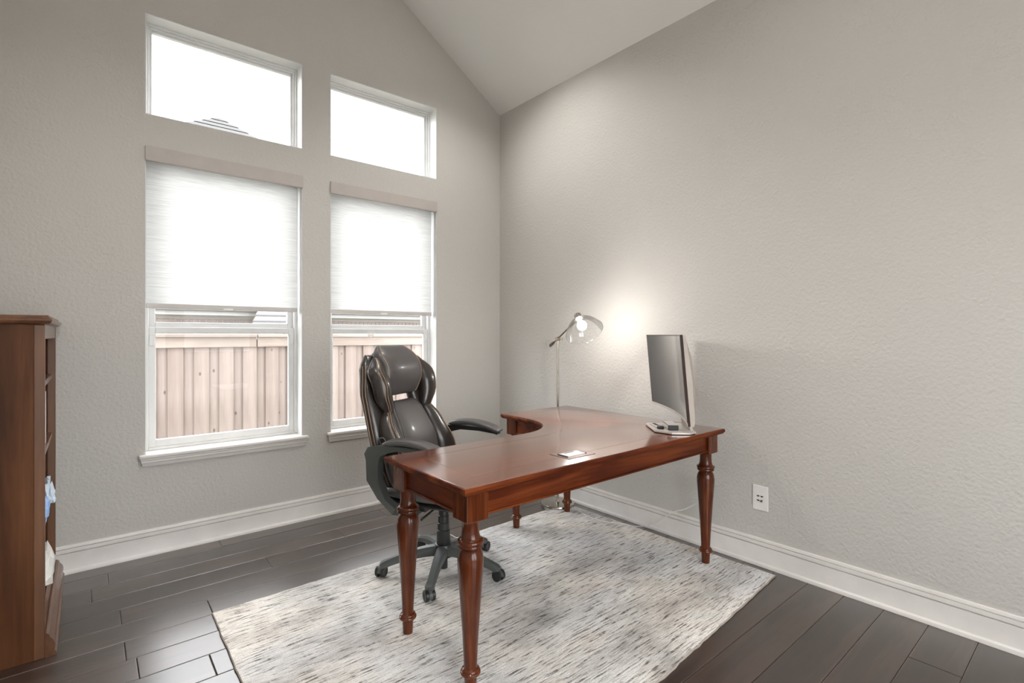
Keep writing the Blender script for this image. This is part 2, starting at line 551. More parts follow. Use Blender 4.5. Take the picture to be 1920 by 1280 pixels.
bm = B()
prism(bm, [(0.15, ZE - SL * 0.15), (0.15, ZE + 0.1), (XR, ZR + 0.2), (XL - 0.15, ZE + 0.1), (XL - 0.15, ZE - SL * 0.15), (XL, ZE), (XR, ZR), (0, ZE)], YB - 0.15, WT, 'y')
struct(obj('ceiling', bm, M['ceil']), 'pale grey vaulted ceiling')

# ---- floor: subfloor + individual planks running along x
bm = B(); box(bm, XL, 0, YB, 0, -0.10, -0.018)
fl = struct(obj('floor', bm, M['sub']), 'dark espresso wood plank floor')
PW = 0.1595
joints = {  # row index -> known joint x from the photograph
    -1: -2.80, 1: -2.70, 2: -2.38, 5: -2.447, 16: -0.36, 15: -0.80, 0: -2.05, 14: -1.75, 6: -1.55, 3: -1.5, 4: -1.3, 13: -1.62, 12: -1.75, 11: -1.6}
ytop = -0.617 + PW * 4
meshes = {}
for r in range(0, 34):
    y1 = ytop - r * PW
    y0 = y1 - PW
    y1, y0 = min(y1, 0.0), max(y0, YB)
    if y1 - y0 < 0.01:
        continue
    key = r - 3
    rr = random.Random(r * 13 + 5)
    j = joints.get(key, XL + rr.uniform(0.3, 1.5))
    cuts = [j]
    smin, smax = (1.46, 1.8) if 11 <= key <= 16 else (1.15, 1.7)
    x = j
    while True:
        x += rr.uniform(smin, smax)
        if x > -0.35:
            break
        cuts.append(x)
    x = j
    while True:
        x -= rr.uniform(smin, smax)
        if x < XL + 0.3:
            break
        cuts.append(x)
    cuts = [XL] + sorted(cuts) + [0.0]
    for a, b in zip(cuts, cuts[1:]):
        bm = B()
        g = 0.0002
        L_, W_ = (b - a) / 2 - g, (y1 - y0) / 2 - g
        box(bm, -L_, L_, -W_, W_, -0.018, 0.0, 0.0034, 2)
        o = obj('plank', bm, M['plank'], fl)
        o.location = ((a + b) / 2, (y0 + y1) / 2, rr.uniform(-0.0006, 0.0))

# ---- baseboards: two-step cap and a shoe moulding
def base_prof(h=0.147):
    return [(0.0, 0.0), (0.026, 0.0), (0.026, 0.008), (0.0235, 0.016), (0.017, 0.021), (0.0155, 0.024), (0.0155, h - 0.041), (0.0040, h - 0.0405),
            (0.0040, h - 0.0355), (0.0145, h - 0.035), (0.0140, h - 0.0185), (0.0035, h - 0.018), (0.0035, h - 0.0145), (0.0105, h - 0.014), (0.0085, h - 0.002), (0.0055, h), (0.0, h)]
bm = B(); sweep_profile(bm, base_prof(), (XL, 0), (0, 0), (0, -1), 1, 1)
struct(obj('baseboard_window', bm, M['trim'], smooth=30), 'white stepped baseboard under the windows')
bm = B(); sweep_profile(bm, base_prof(), (0, 0), (0, YB), (-1, 0), 1, 1)
struct(obj('baseboard_right', bm, M['trim'], smooth=30), 'white stepped baseboard along the right wall')
bm = B(); sweep_profile(bm, base_prof(), (XL, YB), (XL, 0), (1, 0), 1, 1)
struct(obj('baseboard_left', bm, M['trim'], smooth=30))

# ================================================================== windows
def rect_frame(bm, x0, x1, z0, z1, y0, y1, wl, wr, wb, wt, bev=0.003):
    box(bm, x0, x0 + wl, y0, y1, z0, z1, bev, 1)
    box(bm, x1 - wr, x1, y0, y1, z0, z1, bev, 1)
    box(bm, x0 + wl - 0.001, x1 - wr + 0.001, y0, y1, z0, z0 + wb, bev, 1)
    box(bm, x0 + wl - 0.001, x1 - wr + 0.001, y0, y1, z1 - wt, z1, bev, 1)

def pane(bm, x0, x1, z0, z1, y):
    box(bm, x0, x1, y - 0.002, y + 0.002, z0, z1)

FY = 0.098
def liner(parent, x0, x1, z0, z1, bottom=True):
    """white painted drywall returns inside the opening"""
    bm = B()
    t = 0.004
    box(bm, x0, x0 + t, 0.001, FY + 0.002, z0, z1)
    box(bm, x1 - t, x1, 0.001, FY + 0.002, z0, z1)
    box(bm, x0 + t, x1 - t, 0.001, FY + 0.002, z1 - t, z1)
    if bottom:
        box(bm, x0 + t, x1 - t, 0.001, FY + 0.002, z0, z0 + t)
    obj('reveal', bm, M['vinyl'], parent)

for i, (x0, x1) in enumerate(WX):
    # upper fixed light
    wn = sroot('window_%d' % (i + 1), ['white framed fixed transom window above the left roller shade', 'white framed fixed transom window above the right roller shade'][i])
    liner(wn, x0, x1, ZU0, ZU1)
    bm = B(); rect_frame(bm, x0, x1, ZU0, ZU1, FY, 0.165, 0.016, 0.016, 0.016, 0.016)
    obj('outer_frame', bm, M['vinyl'], wn)
    bm = B(); rect_frame(bm, x0 + 0.014, x1 - 0.014, ZU0 + 0.014, ZU1 - 0.014, FY + 0.014, 0.160, 0.014, 0.014, 0.014, 0.014)
    obj('inner_frame', bm, M['vinyl'], wn)
    bm = B(); rect_frame(bm, x0 + 0.026, x1 - 0.026, ZU0 + 0.026, ZU1 - 0.026, FY + 0.028, 0.155, 0.016, 0.016, 0.016, 0.016)
    gb = obj('glazing_bead', bm, M['vinyl'], wn)
    bm = B(); pane(bm, x0 + 0.038, x1 - 0.038, ZU0 + 0.038, ZU1 - 0.038, FY + 0.045)
    obj('pane', bm, M['glass'], wn)
    # lower single-hung window
    wn = sroot('window_%d' % (i + 3), ['white single-hung window behind the left roller shade', 'white single-hung window behind the office chair'][i])
    liner(wn, x0, x1, ZL0, ZL1, False)
    bm = B(); rect_frame(bm, x0, x1, ZL0, ZL1, FY, 0.168, 0.024, 0.024, 0.018, 0.024)
    obj('outer_frame', bm, M['vinyl'], wn)
    zm = 1.297
    bm = B(); rect_frame(bm, x0 + 0.022, x1 - 0.022, zm - 0.012, ZL1 - 0.02, FY + 0.036, 0.163, 0.036, 0.036, 0.042, 0.036)
    us = obj('upper_sash', bm, M['vinyl'], wn)
    bm = B(); pane(bm, x0 + 0.054, x1 - 0.054, zm + 0.026, ZL1 - 0.05, FY + 0.052)
    obj('pane', bm, M['glass'], us)
    bm = B(); rect_frame(bm, x0 + 0.022, x1 - 0.022, ZL0 + 0.016, zm, FY + 0.008, FY + 0.034, 0.036, 0.036, 0.044, 0.036)
    ls = obj('lower_sash', bm, M['vinyl'], wn)
    bm = B(); pane(bm, x0 + 0.054, x1 - 0.054, ZL0 + 0.055, zm - 0.032, FY + 0.021)
    obj('pane', bm, M['glass'], ls)
    for s in (x0 + 0.026, x1 - 0.052):
        bm = B(); box(bm, s, s + 0.026, FY + 0.002, FY + 0.012, zm - 0.11, zm - 0.045, 0.002, 1)
        box(bm, s + 0.017, s + 0.022, FY - 0.001, FY + 0.003, zm - 0.10, zm - 0.075)
        obj('tilt_latch', bm, M['vinyl'], ls)
    if i == 1:
        bm = B()
        prism(bm, [(0.024 * math.cos(math.pi * k / 10), -0.024 * math.sin(math.pi * k / 10)) for k in range(11)], FY - 0.006, FY + 0.008, 'y')
        o = obj('sash_lift', bm, M['white_plastic'], ls)
        o.location = (-1.168, 0, zm - 0.040)

    # stool and apron
    tr = struct(obj('trim_%d' % (i + 1), box(B(), x0 - 0.030, x1 + 0.034, -0.036, 0.0, ZL0 - 0.020, ZL0 + 0.001, 0.006, 3), M['trim'], smooth=40),
                ['white moulded sill under the left window', 'white moulded sill under the right window'][i])
    bm = B(); box(bm, x0 + 0.001, x1 - 0.001, -0.002, FY + 0.006, ZL0 - 0.018, ZL0 + 0.001)
    obj('stool', bm, M['trim'], tr)
    bm = B()
    prof = [(0, 0.0), (0.026, 0.0), (0.026, -0.010), (0.022, -0.014), (0.022, -0.024), (0.018, -0.030), (0.016, -0.036), (0.013, -0.046), (0.010, -0.050), (0, -0.050)]
    ax0, ax1 = x0 - 0.024, x1 + 0.028
    secs = []
    for sgn, xx in ((1, ax0), (-1, ax1)):
        secs.append([Vector((xx + sgn * (0.028 - dd) * 0.75 if True else 0, -dd, ZL0 - 0.019 + zz)) for dd, zz in prof])
    loft(bm, secs)
    obj('apron', bm, M['trim'], tr)

    # roller shade
    sh = thing('roller_shade', ['white roller shade with greige valance in the left lower window', 'white roller shade with greige valance in the right window, above the chair'][i],
               'roller shade', (0, 0, 0), 0, 'roller shades in the lower windows')
    bm = B()
    box(bm, x0 - 0.001, x1 + 0.003, -0.012, 0.012, ZL1 - 0.082, ZL1 + 0.002, 0.004, 2)
    obj('valance', bm, M['valance'], sh)
    bm = B(); lathe(bm, [(0.022, 0), (0.022, x1 - x0 - 0.016)], 16, Matrix.Translation((x0 + 0.008, 0.042, ZL1 - 0.035)) @ Matrix.Rotation(R(90), 4, 'Y'))
    obj('roller_tube', bm, M['white_plastic'], sh, smooth=40)
    # fabric with a very slight sag
    bm = B()
    nz, nx = 24, 10
    fx0, fx1, fz0, fz1 = x0 + 0.008, x1 - 0.018, 1.432, ZL1 - 0.03
    g = [[bm.verts.new((fx0 + (fx1 - fx0) * a / nx, 0.055 + 0.0016 * math.sin(a * 1.7 + b * 0.25), fz0 + (fz1 - fz0) * b / nz)) for a in range(nx + 1)] for b in range(nz + 1)]
    for b in range(nz):
        for a in range(nx):
            bm.faces.new((g[b][a], g[b][a + 1], g[b + 1][a + 1], g[b + 1][a]))
    obj('shade_fabric', bm, M['shade'], sh, smooth=60)
    bm = B(); box(bm, fx0 - 0.001, fx1 + 0.001, 0.047, 0.063, 1.405, 1.434, 0.003, 1)
    hb = obj('hem_bar', bm, M['hem'], sh)
    cx = (fx0 + fx1) / 2
    bm = B(); box(bm, cx - 0.028, cx + 0.028, 0.043, 0.050, 1.402, 1.416, 0.003, 2)
    obj('pull_tab', bm, M['white_plastic'], hb)

# ================================================================== outside
bm = B(); box(bm, -40, 40, 0.2, 60, -0.62, -0.55)
struct(obj('ground', bm, M['grass']), 'lawn outside the windows')

bm = B(); box(bm, -30, 30, -40, YB - 0.16, -0.10, -0.02)
struct(obj('bounce_patio', bm, plain('pale_concrete', (0.55, 0.54, 0.52), 0.9)), 'added pale concrete slab behind the camera, unseen, bouncing daylight indoors')  # unseen pale slab, added to bounce sky light in through the back door

fe = thing('board_fence', 'weathered cedar board-on-board privacy fence outside the windows', 'fence', (0, 2.8, -0.55))
bmF = B(); box(bmF, -0.07, 0.07, -0.010, 0.010, 0, 1.74, 0.002, 1)
bmK = B(); box(bmK, -0.07, 0.07, -0.010, 0.010, 0, 1.74, 0.002, 1)
first = {}
x = -4.0
k = 0
while x < 4.2:
    for nm, bmx, yy, dx in (('front_board', bmF, 0.0, 0.0), ('rear_board', bmK, 0.024, 0.118)):
        if nm not in first:
            o = first[nm] = obj('board', bmx, M['fence'], fe)
        else:
            o = first[nm].copy()
            link(o, fe)
        o.location = (x + dx, yy + random.uniform(-0.003, 0.003), random.uniform(-0.01, 0.01))
    x += 0.236
    k += 1
for nm, z0, z1, y0, y1 in (('trim_rail', 1.665, 1.776, -0.034, -0.012), ('top_cap', 1.775, 1.81, -0.060, 0.065)):
    xx = -4.1
    for q in range(3):
        bm = B(); box(bm, xx, xx + 2.76, y0, y1, z0, z1, 0.003, 1)
        obj(nm, bm, M['fence_rail'], fe)
        xx += 2.77

# neighbour's brick house close behind the fence
HY = 7.2
ho = thing('brick_house', 'single-storey brick house just behind the fence with pale fascia', 'house', (0, HY, -0.55))
G = 0.55
bm = B(); box(bm, -9, 10, 0.0, 5.0, 0, 2.20)
wl = obj('brick_wall', bm, M['mortar'], ho)
bm = B(); box(bm, -0.041, 0.041, -0.014, 0.01, -0.10, 0.0, 0.004, 1)
sb = obj('brick', bm, M['brick'], wl)
x = -2.9
firstb = True
while x < 3.4:
    o = sb if firstb else link(sb.copy(), wl)
    firstb = False
    o.location = (x, 0, 1.535 + G)
    x += 0.094
bm = B(); box(bm, -0.105, 0.105, -0.012, 0.01, -0.034, 0.034, 0.004, 1)
sb2 = obj('brick', bm, M['brick'], wl)
sb2.location = (-2.9, 0, 1.39 + G)
for row in range(2):
    x = -2.9 + (0.11 if row else 0)
    while x < 3.3:
        o = link(sb2.copy(), wl)
        o.location = (x, 0, 1.39 + G - 0.078 * row)
        x += 0.224
bm = B(); box(bm, -9, 10, -0.05, 0.02, 1.54 + G, 1.60 + G)
obj('frieze_board', bm, M['siding'], ho)
bm = B(); box(bm, -9.2, 10.2, -0.36, 0.0, 1.60 + G, 1.63 + G)
obj('soffit', bm, M['fascia'], ho)
bm = B(); box(bm, -9.2, 10.2, -0.40, -0.36, 1.60 + G, 1.74 + G)
fa = obj('fascia', bm, M['fascia'], ho)
bm = B(); box(bm, -9.2, 10.2, -0.50, -0.40, 1.68 + G, 1.78 + G, 0.02, 2)
obj('gutter', bm, M['fascia'], ho)
bm = B()
prism(bm, [(-0.48, 1.76 + G), (-0.48, 1.80 + G), (2.6, 2.75 + G), (5.4, 1.80 + G), (5.4, 1.76 + G)], -9.2, 10.2, 'x')
obj('roof', bm, M['shingle'], ho)
# porch roof in front of the wall, its pale slope facing the fence
po = thing('porch_roof', 'small pale shingled porch roof projecting over the fence line, left window', 'roof', (-0.10, 6.2, 0))
bm = B()
px0, px1, sk = -0.62, 0.18, 0.42
nrow = 5
for rrow in range(nrow):
    t0, t1 = rrow / nrow, (rrow + 1) / nrow
    za, zb = 1.36 + 0.55 * t0, 1.36 + 0.55 * t1
    ya, yb = -0.35 + 0.95 * t0, -0.35 + 0.95 * t1
    for (zq, yq) in ((0, 0),):
        v = [bm.verts.new(p) for p in ((px0 + sk * t0, ya, za + 0.03), (px1 + sk * t0, ya, za + 0.03), (px1 + sk * t1, yb, zb), (px0 + sk * t1, yb, zb),
                                       (px0 + sk * t0, ya, za - 0.02), (px1 + sk * t0, ya, za - 0.02), (px1 + sk * t1, yb, zb - 0.02), (px0 + sk * t1, yb, zb - 0.02))]
        for q in ((0, 1, 2, 3), (7, 6, 5, 4), (0, 4, 5, 1), (1, 5, 6, 2), (2, 6, 7, 3), (3, 7, 4, 0)):
            bm.faces.new([v[z] for z in q])
obj('shingle_course', bm, M['shingle2'], po)
bm = B()
for off, wd in ((0.0, 0.03), (0.05, 0.03)):
    a0 = Vector((px1 + 0.01 + off, -0.37, 1.36 - off * 0.6))
    a1 = Vector((px1 + sk + 0.01 + off, 0.60, 1.93 - off * 0.6))
    tube(bm, [a0, a1], 0.016, 4)
obj('rake_board', bm, M['dark'], po)
bm = B(); box(bm, px1 - 0.1, px1 + 0.0, 0.2, 0.3, -0.55, 1.5)
obj('porch_post', bm, M['fascia'], po)

# taller house further away: only the tip of its hip roof shows in the left transom
h2 = thing('hip_roof_house', 'distant tall house whose pale hip roof tip shows in the left transom', 'house', (-0.30, 11.0, -0.55))
bm = B(); box(bm, -4, 4, -3.0, 5, 0, 4.4)
obj('wall', bm, M['siding'], h2)
pz = 6.72 + G
bm = B()
nC = 22
def ring(t):
    hx, hy0, hy1 = 4.4 * (1 - t), -3.3 * (1 - t), 5.4 * (1 - t)
    return hx, hy0, hy1
for c in range(nC):
    t0, t1 = c / nC, (c + 1) / nC
    z0_, z1_ = 4.3 + (pz - 4.3) * t0 + 0.018, 4.3 + (pz - 4.3) * t1
    a, b = ring(t0), ring(t1)
    lo = [(-a[0], a[1], z0_), (a[0], a[1], z0_), (a[0], a[2], z0_), (-a[0], a[2], z0_)]
    hi = [(-b[0], b[1], z1_), (b[0], b[1], z1_), (b[0], b[2], z1_), (-b[0], b[2], z1_)]
    if t1 >= 1:
        hi = [(-0.01, -0.01, z1_), (0.01, -0.01, z1_), (0.01, 0.01, z1_), (-0.01, 0.01, z1_)]
    loft(bm, [lo, hi])
obj('hip_roof', bm, M['shingle'], h2)

# ================================================================== recessed downlights, mostly added to brighten the room
ang = math.atan(SL)
def can(x, y, label, power=1.0):
    n = Vector((-SL, 0, -1)).normalized() if x > XR else Vector((SL, 0, -1)).normalized()
    o = thing('recessed_light', label, 'ceiling light', (x, y, zc(x)), 0, 'recessed ceiling lights')
    o.rotation_euler = n.to_track_quat('Z', 'Y').to_euler()
    bm = B(); lathe(bm, [(0.070, 0.000), (0.095, 0.000), (0.095, 0.004), (0.090, 0.008), (0.074, 0.006), (0.070, 0.002)], 32, cap=False)
    obj('trim_ring', bm, M['can_trim'], o, smooth=40)
    bm = B(); lathe(bm, [(0.0705, 0.001), (0.0705, 0.003)], 32)
    obj('lens', bm, M['can'], o)
    ld = bpy.data.lights.new('downlight_beam', 'SPOT')
    ld.energy = CAN_W * power
    ld.color = (1.0, 0.975, 0.94)
    ld.spot_size = R(128)
    ld.spot_blend = 0.75
    ld.shadow_soft_size = 0.06
    sp = link(bpy.data.objects.new('downlight_beam', ld), o)
    sp.matrix_world = Matrix.Translation((x, y, zc(x) - 0.06))
    bpy.context.view_layer.update()
    sp.matrix_parent_inverse = o.matrix_world.inverted()
can(-0.70, -0.86, 'recessed ceiling light on the right slope, nearest the window wall', 1.5)
can(-1.05, -2.9, 'added unseen fill light on the right ceiling slope, towards the camera', 0.7)  # this can and those below are unseen, added to lift the light level
can(-2.45, -1.5, 'added unseen fill light on the left ceiling slope, nearest the window wall', 1.7)
can(-2.25, -2.9, 'added unseen fill light on the left ceiling slope, towards the camera')
can(-1.05, -4.2, 'added unseen fill light on the right ceiling slope, furthest from the windows', 0.5)
can(-2.25, -4.2, 'added unseen fill light on the left ceiling slope, furthest from the windows')

# ================================================================== rug
RUGZ = 0.012
def rug():
    A, Bq, C, D = Vector((-2.383, -0.940, 0)), Vector((-0.100, -0.925, 0)), Vector((-0.082, -2.395, 0)), Vector((-2.395, -2.560, 0))
    bm = B()
    nx, ny = 60, 40
    rr = random.Random(3)
    g = []
    for j in range(ny + 1):
        row = []
        for i in range(nx + 1):
            u, v = i / nx, j / ny
            p = (A * (1 - u) + Bq * u) * (1 - v) + (D * (1 - u) + C * u) * v
            edge = min(i, nx - i, j, ny - j) == 0
            if edge and i in (0, nx) and 0 < j < ny:
                p.x += rr.uniform(-0.003, 0.003)
            if edge and j in (0, ny) and 0 < i < nx:
                p.y += rr.uniform(-0.003, 0.003)
            row.append(bm.verts.new((p.x, p.y, RUGZ - (0.004 if edge else rr.uniform(0, 0.0012)))))
        g.append(row)
    for j in range(ny):
        for i in range(nx):
            bm.faces.new((g[j][i], g[j + 1][i], g[j + 1][i + 1], g[j][i + 1]))
    rim = [g[0][i] for i in range(nx + 1)] + [g[j][nx] for j in range(1, ny + 1)] + [g[ny][i] for i in range(nx - 1, -1, -1)] + [g[j][0] for j in range(ny - 1, 0, -1)]
    low = [bm.verts.new((v.co.x, v.co.y, 0.0005)) for v in rim]
    n = len(rim)
    for i in range(n):
        bm.faces.new((rim[i], rim[(i + 1) % n], low[(i + 1) % n], low[i]))
    path = [(v.co.x, v.co.y, 0.0045) for v in rim]
    bm.faces.new(low)
    r = thing('area_rug', 'distressed beige and grey woven area rug under the desk', 'rug')
    obj('pile', bm, M['rug'], r, smooth=50)
    bm = B(); tube(bm, path + [path[0]], 0.0042, 6)
    obj('binding', bm, M['rug_edge'], r, smooth=60)
    return r
rug()

# ================================================================== desk
DT = 0.742
desk = thing('writing_desk', 'L-shaped cherry wood desk with turned legs standing on the rug', 'desk')
X0, X1, Y0, YM, Y1, XE, RA = -1.860, -0.152, -2.163, -1.563, -0.972, -0.765, 0.33
def outline(ins):
    """desk outline inset by ins, counter-clockwise, concave quarter-round in the inner corner"""
    x0, x1, y0, ym, y1, xe, ra = X0 + ins, X1 - ins, Y0 + ins, YM - ins, Y1 - ins, XE + ins, RA + ins
    cx, cy = XE - RA, YM + RA
    P = [(x0, ym), (x0, y0), (x1, y0), (x1, y1), (xe, y1)]
    for k in range(0, 17):
        a = -math.pi / 2 * k / 16
        P.append((cx + ra * math.cos(a), cy + ra * math.sin(a)))
    return P
bm = B()
secs = []
for ins, z in ((0.016, 0.7135), (0.010, 0.7135), (0.006, 0.717), (0.006, 0.7195), (0.0015, 0.7225), (0.0, 0.727), (0.0, 0.733), (0.002, 0.7385), (0.006, 0.7412), (0.010, DT)):
    secs.append([(x, y, z) for x, y in outline(ins)])
loft(bm, secs)
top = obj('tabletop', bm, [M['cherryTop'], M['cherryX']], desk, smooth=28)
for f in top.data.polygons:
    f.material_index = 0 if f.normal.z > 0.9 else 1
# inlaid border line
def strip(bm, pts, w, z):
    n = len(pts)
    L_, R_ = [], []
    for i, p in enumerate(pts):
        a = Vector(pts[max(i - 1, 0)]); b = Vector(pts[min(i + 1, n - 1)])
        t = (b - a).normalized(); nn = Vector((-t.y, t.x)) * w / 2
        L_.append(bm.verts.new((p[0] + nn.x, p[1] + nn.y, z)))
        R_.append(bm.verts.new((p[0] - nn.x, p[1] - nn.y, z)))
    for i in range(n - 1):
        bm.faces.new((L_[i], L_[i + 1], R_[i + 1], R_[i]))
bm = B()
q = outline(0.115)
for a, b in ((q[0], q[1]), (q[1], q[2]), (q[2], q[3]), (q[3], q[4])):
    strip(bm, [a, b], 0.003, DT + 0.0003)
strip(bm, q[4:] + [q[0]], 0.003, DT + 0.0003)
obj('inlay', bm, M['inlay'], top)

LEG = [(-1.787, -2.090, 'near'), (-1.787, -1.638, 'left'), (-0.225, -2.090, 'right'), (-0.692, -1.045, 'far'), (-0.225, -1.045, 'corner')]
leg_prof = [(0.0195, 0.000), (0.0205, 0.002), (0.0225, 0.050), (0.0235, 0.056), (0.030, 0.058), (0.0345, 0.062), (0.036, 0.067), (0.0345, 0.072), (0.031, 0.0745),
            (0.0315, 0.076), (0.030, 0.080), (0.026, 0.083), (0.0235, 0.085), (0.0240, 0.110), (0.0285, 0.200), (0.0360, 0.310), (0.0420, 0.390), (0.0455, 0.440), (0.0458, 0.460),
            (0.0435, 0.477), (0.0385, 0.490), (0.0335, 0.497), (0.0335, 0.500), (0.040, 0.5015), (0.0435, 0.505), (0.0440, 0.509), (0.0425, 0.513), (0.0405, 0.5145),
            (0.0450, 0.516), (0.0465, 0.520), (0.0465, 0.524), (0.0440, 0.528), (0.0385, 0.5305), (0.0345, 0.536), (0.0320, 0.545), (0.0305, 0.560), (0.0305, 0.592), (0.033, 0.596), (0.036, 0.600)]
bm = B(); lathe(bm, leg_prof, 36)
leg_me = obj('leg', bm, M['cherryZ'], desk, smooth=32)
bm = B(); box(bm, -0.045, 0.045, -0.045, 0.045, 0.600, 0.714 - RUGZ, 0.003, 2)
blk_me = obj('leg_block', bm, M['cherryZ'], leg_me)
for i, (lx, ly, nm) in enumerate(LEG):
    o = leg_me if i == 0 else copy_tree(leg_me, desk)
    o.location = (lx, ly, RUGZ)

def apron(name, a, b, nrm, m, inset=0.0):
    """board between two leg blocks plus the bead along its lower edge"""
    a, b, nn = Vector(a), Vector(b), Vector(nrm)
    t = 0.020
    bm = B()
    pts = [a, b, b - nn * t, a - nn * t]
    prism(bm, [(p.x, p.y) for p in pts], 0.628, 0.7138)
    ap = obj(name, bm, m, desk)
    bm = B()
    tube(bm, [(a.x + nn.x * 0.002, a.y + nn.y * 0.002, 0.6275), (b.x + nn.x * 0.002, b.y + nn.y * 0.002, 0.6275)], 0.0048, 8)
    obj('bead', bm, M['cherryX'], ap, smooth=50)
hb_ = 0.045
ry = 0.030
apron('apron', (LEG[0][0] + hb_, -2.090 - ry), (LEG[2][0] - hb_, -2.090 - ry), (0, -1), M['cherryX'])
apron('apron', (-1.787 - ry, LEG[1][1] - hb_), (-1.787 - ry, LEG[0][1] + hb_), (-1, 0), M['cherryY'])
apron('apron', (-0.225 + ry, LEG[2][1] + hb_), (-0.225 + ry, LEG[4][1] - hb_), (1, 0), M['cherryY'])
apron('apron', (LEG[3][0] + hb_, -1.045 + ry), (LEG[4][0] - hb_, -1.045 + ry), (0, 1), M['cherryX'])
# curved inner apron following the quarter-round
bm = B()
def inner(ins):
    P = [p for p in outline(ins)[5:]]
    return [(P[0][0], LEG[3][1] - hb_)] + P + [(LEG[1][0] + hb_, P[-1][1])]
o1, o2 = inner(0.038), inner(0.058)
for i in range(len(o1) - 1):
    poly = [o1[i], o1[i + 1], o2[i + 1], o2[i]]
    prism(bm, poly, 0.628, 0.7138)
bmesh.ops.remove_doubles(bm, verts=bm.verts, dist=1e-5)
ca = obj('curved_apron', bm, M['cherryX'], desk)
bm = B(); tube(bm, [(x, y, 0.6275) for x, y in inner(0.036)], 0.0048, 8)
obj('bead', bm, M['cherryX'], ca, smooth=50)
# pop-up power hub let into the top
pc = Vector((-1.222, -2.042, DT))
bm = B(); box(bm, pc.x - 0.080, pc.x + 0.080, pc.y - 0.058, pc.y + 0.058, DT - 0.0006, DT + 0.0012, 0.0008, 1)
ph = obj('power_hub', bm, M['cherryTop'], desk)
bm = B(); strip(bm, [(pc.x - .08, pc.y - .058), (pc.x + .08, pc.y - .058)], 0.002, DT + 0.0014)
strip(bm, [(pc.x + .08, pc.y - .058), (pc.x + .08, pc.y + .058)], 0.002, DT + 0.0014)
strip(bm, [(pc.x + .08, pc.y + .058), (pc.x - .08, pc.y + .058)], 0.002, DT + 0.0014)
strip(bm, [(pc.x - .08, pc.y + .058), (pc.x - .08, pc.y - .058)], 0.002, DT + 0.0014)
obj('seam', bm, M['dark'], ph)
bm = B(); box(bm, pc.x - 0.060, pc.x + 0.052, pc.y - 0.028, pc.y + 0.028, DT + 0.0005, DT + 0.0035, 0.001, 1)
obj('lid', bm, M['white_plastic'], ph)
bm = B(); box(bm, pc.x - 0.063, pc.x - 0.056, pc.y - 0.028, pc.y + 0.028, DT + 0.001, DT + 0.0042)
box(bm, pc.x + 0.049, pc.x + 0.056, pc.y - 0.028, pc.y + 0.006, DT + 0.001, DT + 0.0042)
box(bm, pc.x - 0.030, pc.x + 0.026, pc.y + 0.016, pc.y + 0.022, DT + 0.001, DT + 0.0042)
obj('lid_slot', bm, M['dark'], ph)
# cable hook under the apron
bm = B(); tube(bm, smooth_path([(-0.86, -2.06, 0.63), (-0.84, -2.06, 0.612), (-0.815, -2.06, 0.610), (-0.80, -2.06, 0.63)], 5), 0.006, 8)
obj('cable_hook', bm, M['bronze'], desk, smooth=60)

# ================================================================== office chair
CH = thing('office_chair', 'black-brown leather executive office chair with padded arms, beside the desk', 'chair', (-1.37, -1.25, RUGZ), R(-63))
CZ = -RUGZ
# --- five-star base (angles are world angles, convert to chair frame)
bm = B(); lathe(bm, [(0.030, 0.085), (0.047, 0.088), (0.050, 0.100), (0.050, 0.140), (0.044, 0.152), (0.030, 0.154)], 28)
hub = obj('star_base', bm, M['black_plastic'], CH, smooth=40)
hub.location.z = CZ
arm_m = None
cast_m = None
for k in range(5):
    a = R(10 + 72 * k) - R(-63)
    if arm_m is None:
        bm = B()
        secs = []
        for s in range(9):
            t = s / 8
            r = 0.030 + 0.283 * t
            ztop = 0.148 - 0.010 * t - 0.050 * t * t
            hgt = 0.048 - 0.016 * t
            wd = 0.029 - 0.010 * math.sin(t * math.pi * 0.5) + (0.004 if s == 8 else 0)
            secs.append([(r, -wd, ztop - hgt), (r, wd, ztop - hgt), (r, wd, ztop - 0.012), (r, wd * 0.62, ztop), (r, -wd * 0.62, ztop), (r, -wd, ztop - 0.012)])
        secs.append([(r + 0.012, y * 0.7, z if z < 0.08 else z - 0.008) for (r_, y, z) in secs[-1]])
        loft(bm, secs)
        arm_m = obj('base_arm', bm, M['grey_plastic'], hub, smooth=30)
        o = arm_m
    else:
        o = link(arm_m.copy(), hub)
    o.rotation_euler = (0, 0, a)
    # caster
    if cast_m is None:
        c = bpy.data.objects.new('caster', None)
        c.empty_display_size = 0.03
        link(c, CH)
        bm = B()
        lathe(bm, [(0.010, 0.036), (0.010, 0.062)], 12)
        # hood
        secs = []
        for s in range(9):
            an = R(-20 + 200 * s / 8)
            ro = 0.0285
            secs.append([(ro * math.cos(an), -0.008, 0.027 + ro * math.sin(an)), (ro * math.cos(an), 0.008, 0.027 + ro * math.sin(an)),
                         (0.010 * math.cos(an), 0.008, 0.027 + 0.010 * math.sin(an)), (0.010 * math.cos(an), -0.008, 0.027 + 0.010 * math.sin(an))])
        loft(bm, secs)
        obj('hood', bm, M['grey_plastic'], c, smooth=40)
        for s in (-1, 1):
            bm = B()
            MM = Matrix.Translation((0, s * 0.016, 0.027)) @ Matrix.Rotation(R(90), 4, 'X')
            lathe(bm, [(0.010, -0.0085), (0.024, -0.0085), (0.027, -0.006), (0.027, 0.006), (0.024, 0.0085), (0.016, 0.0085), (0.013, 0.0065), (0.004, 0.0065)], 24, MM)
            obj('wheel', bm, M['black_plastic'], c, smooth=35)
        cast_m = c
        co = c
    else:
        co = copy_tree(cast_m, CH)
    co.location = (0.318 * math.cos(a), 0.318 * math.sin(a), 0)
    co.rotation_euler = (0, 0, a + R([15, 70, -120, 35, 160][k]))
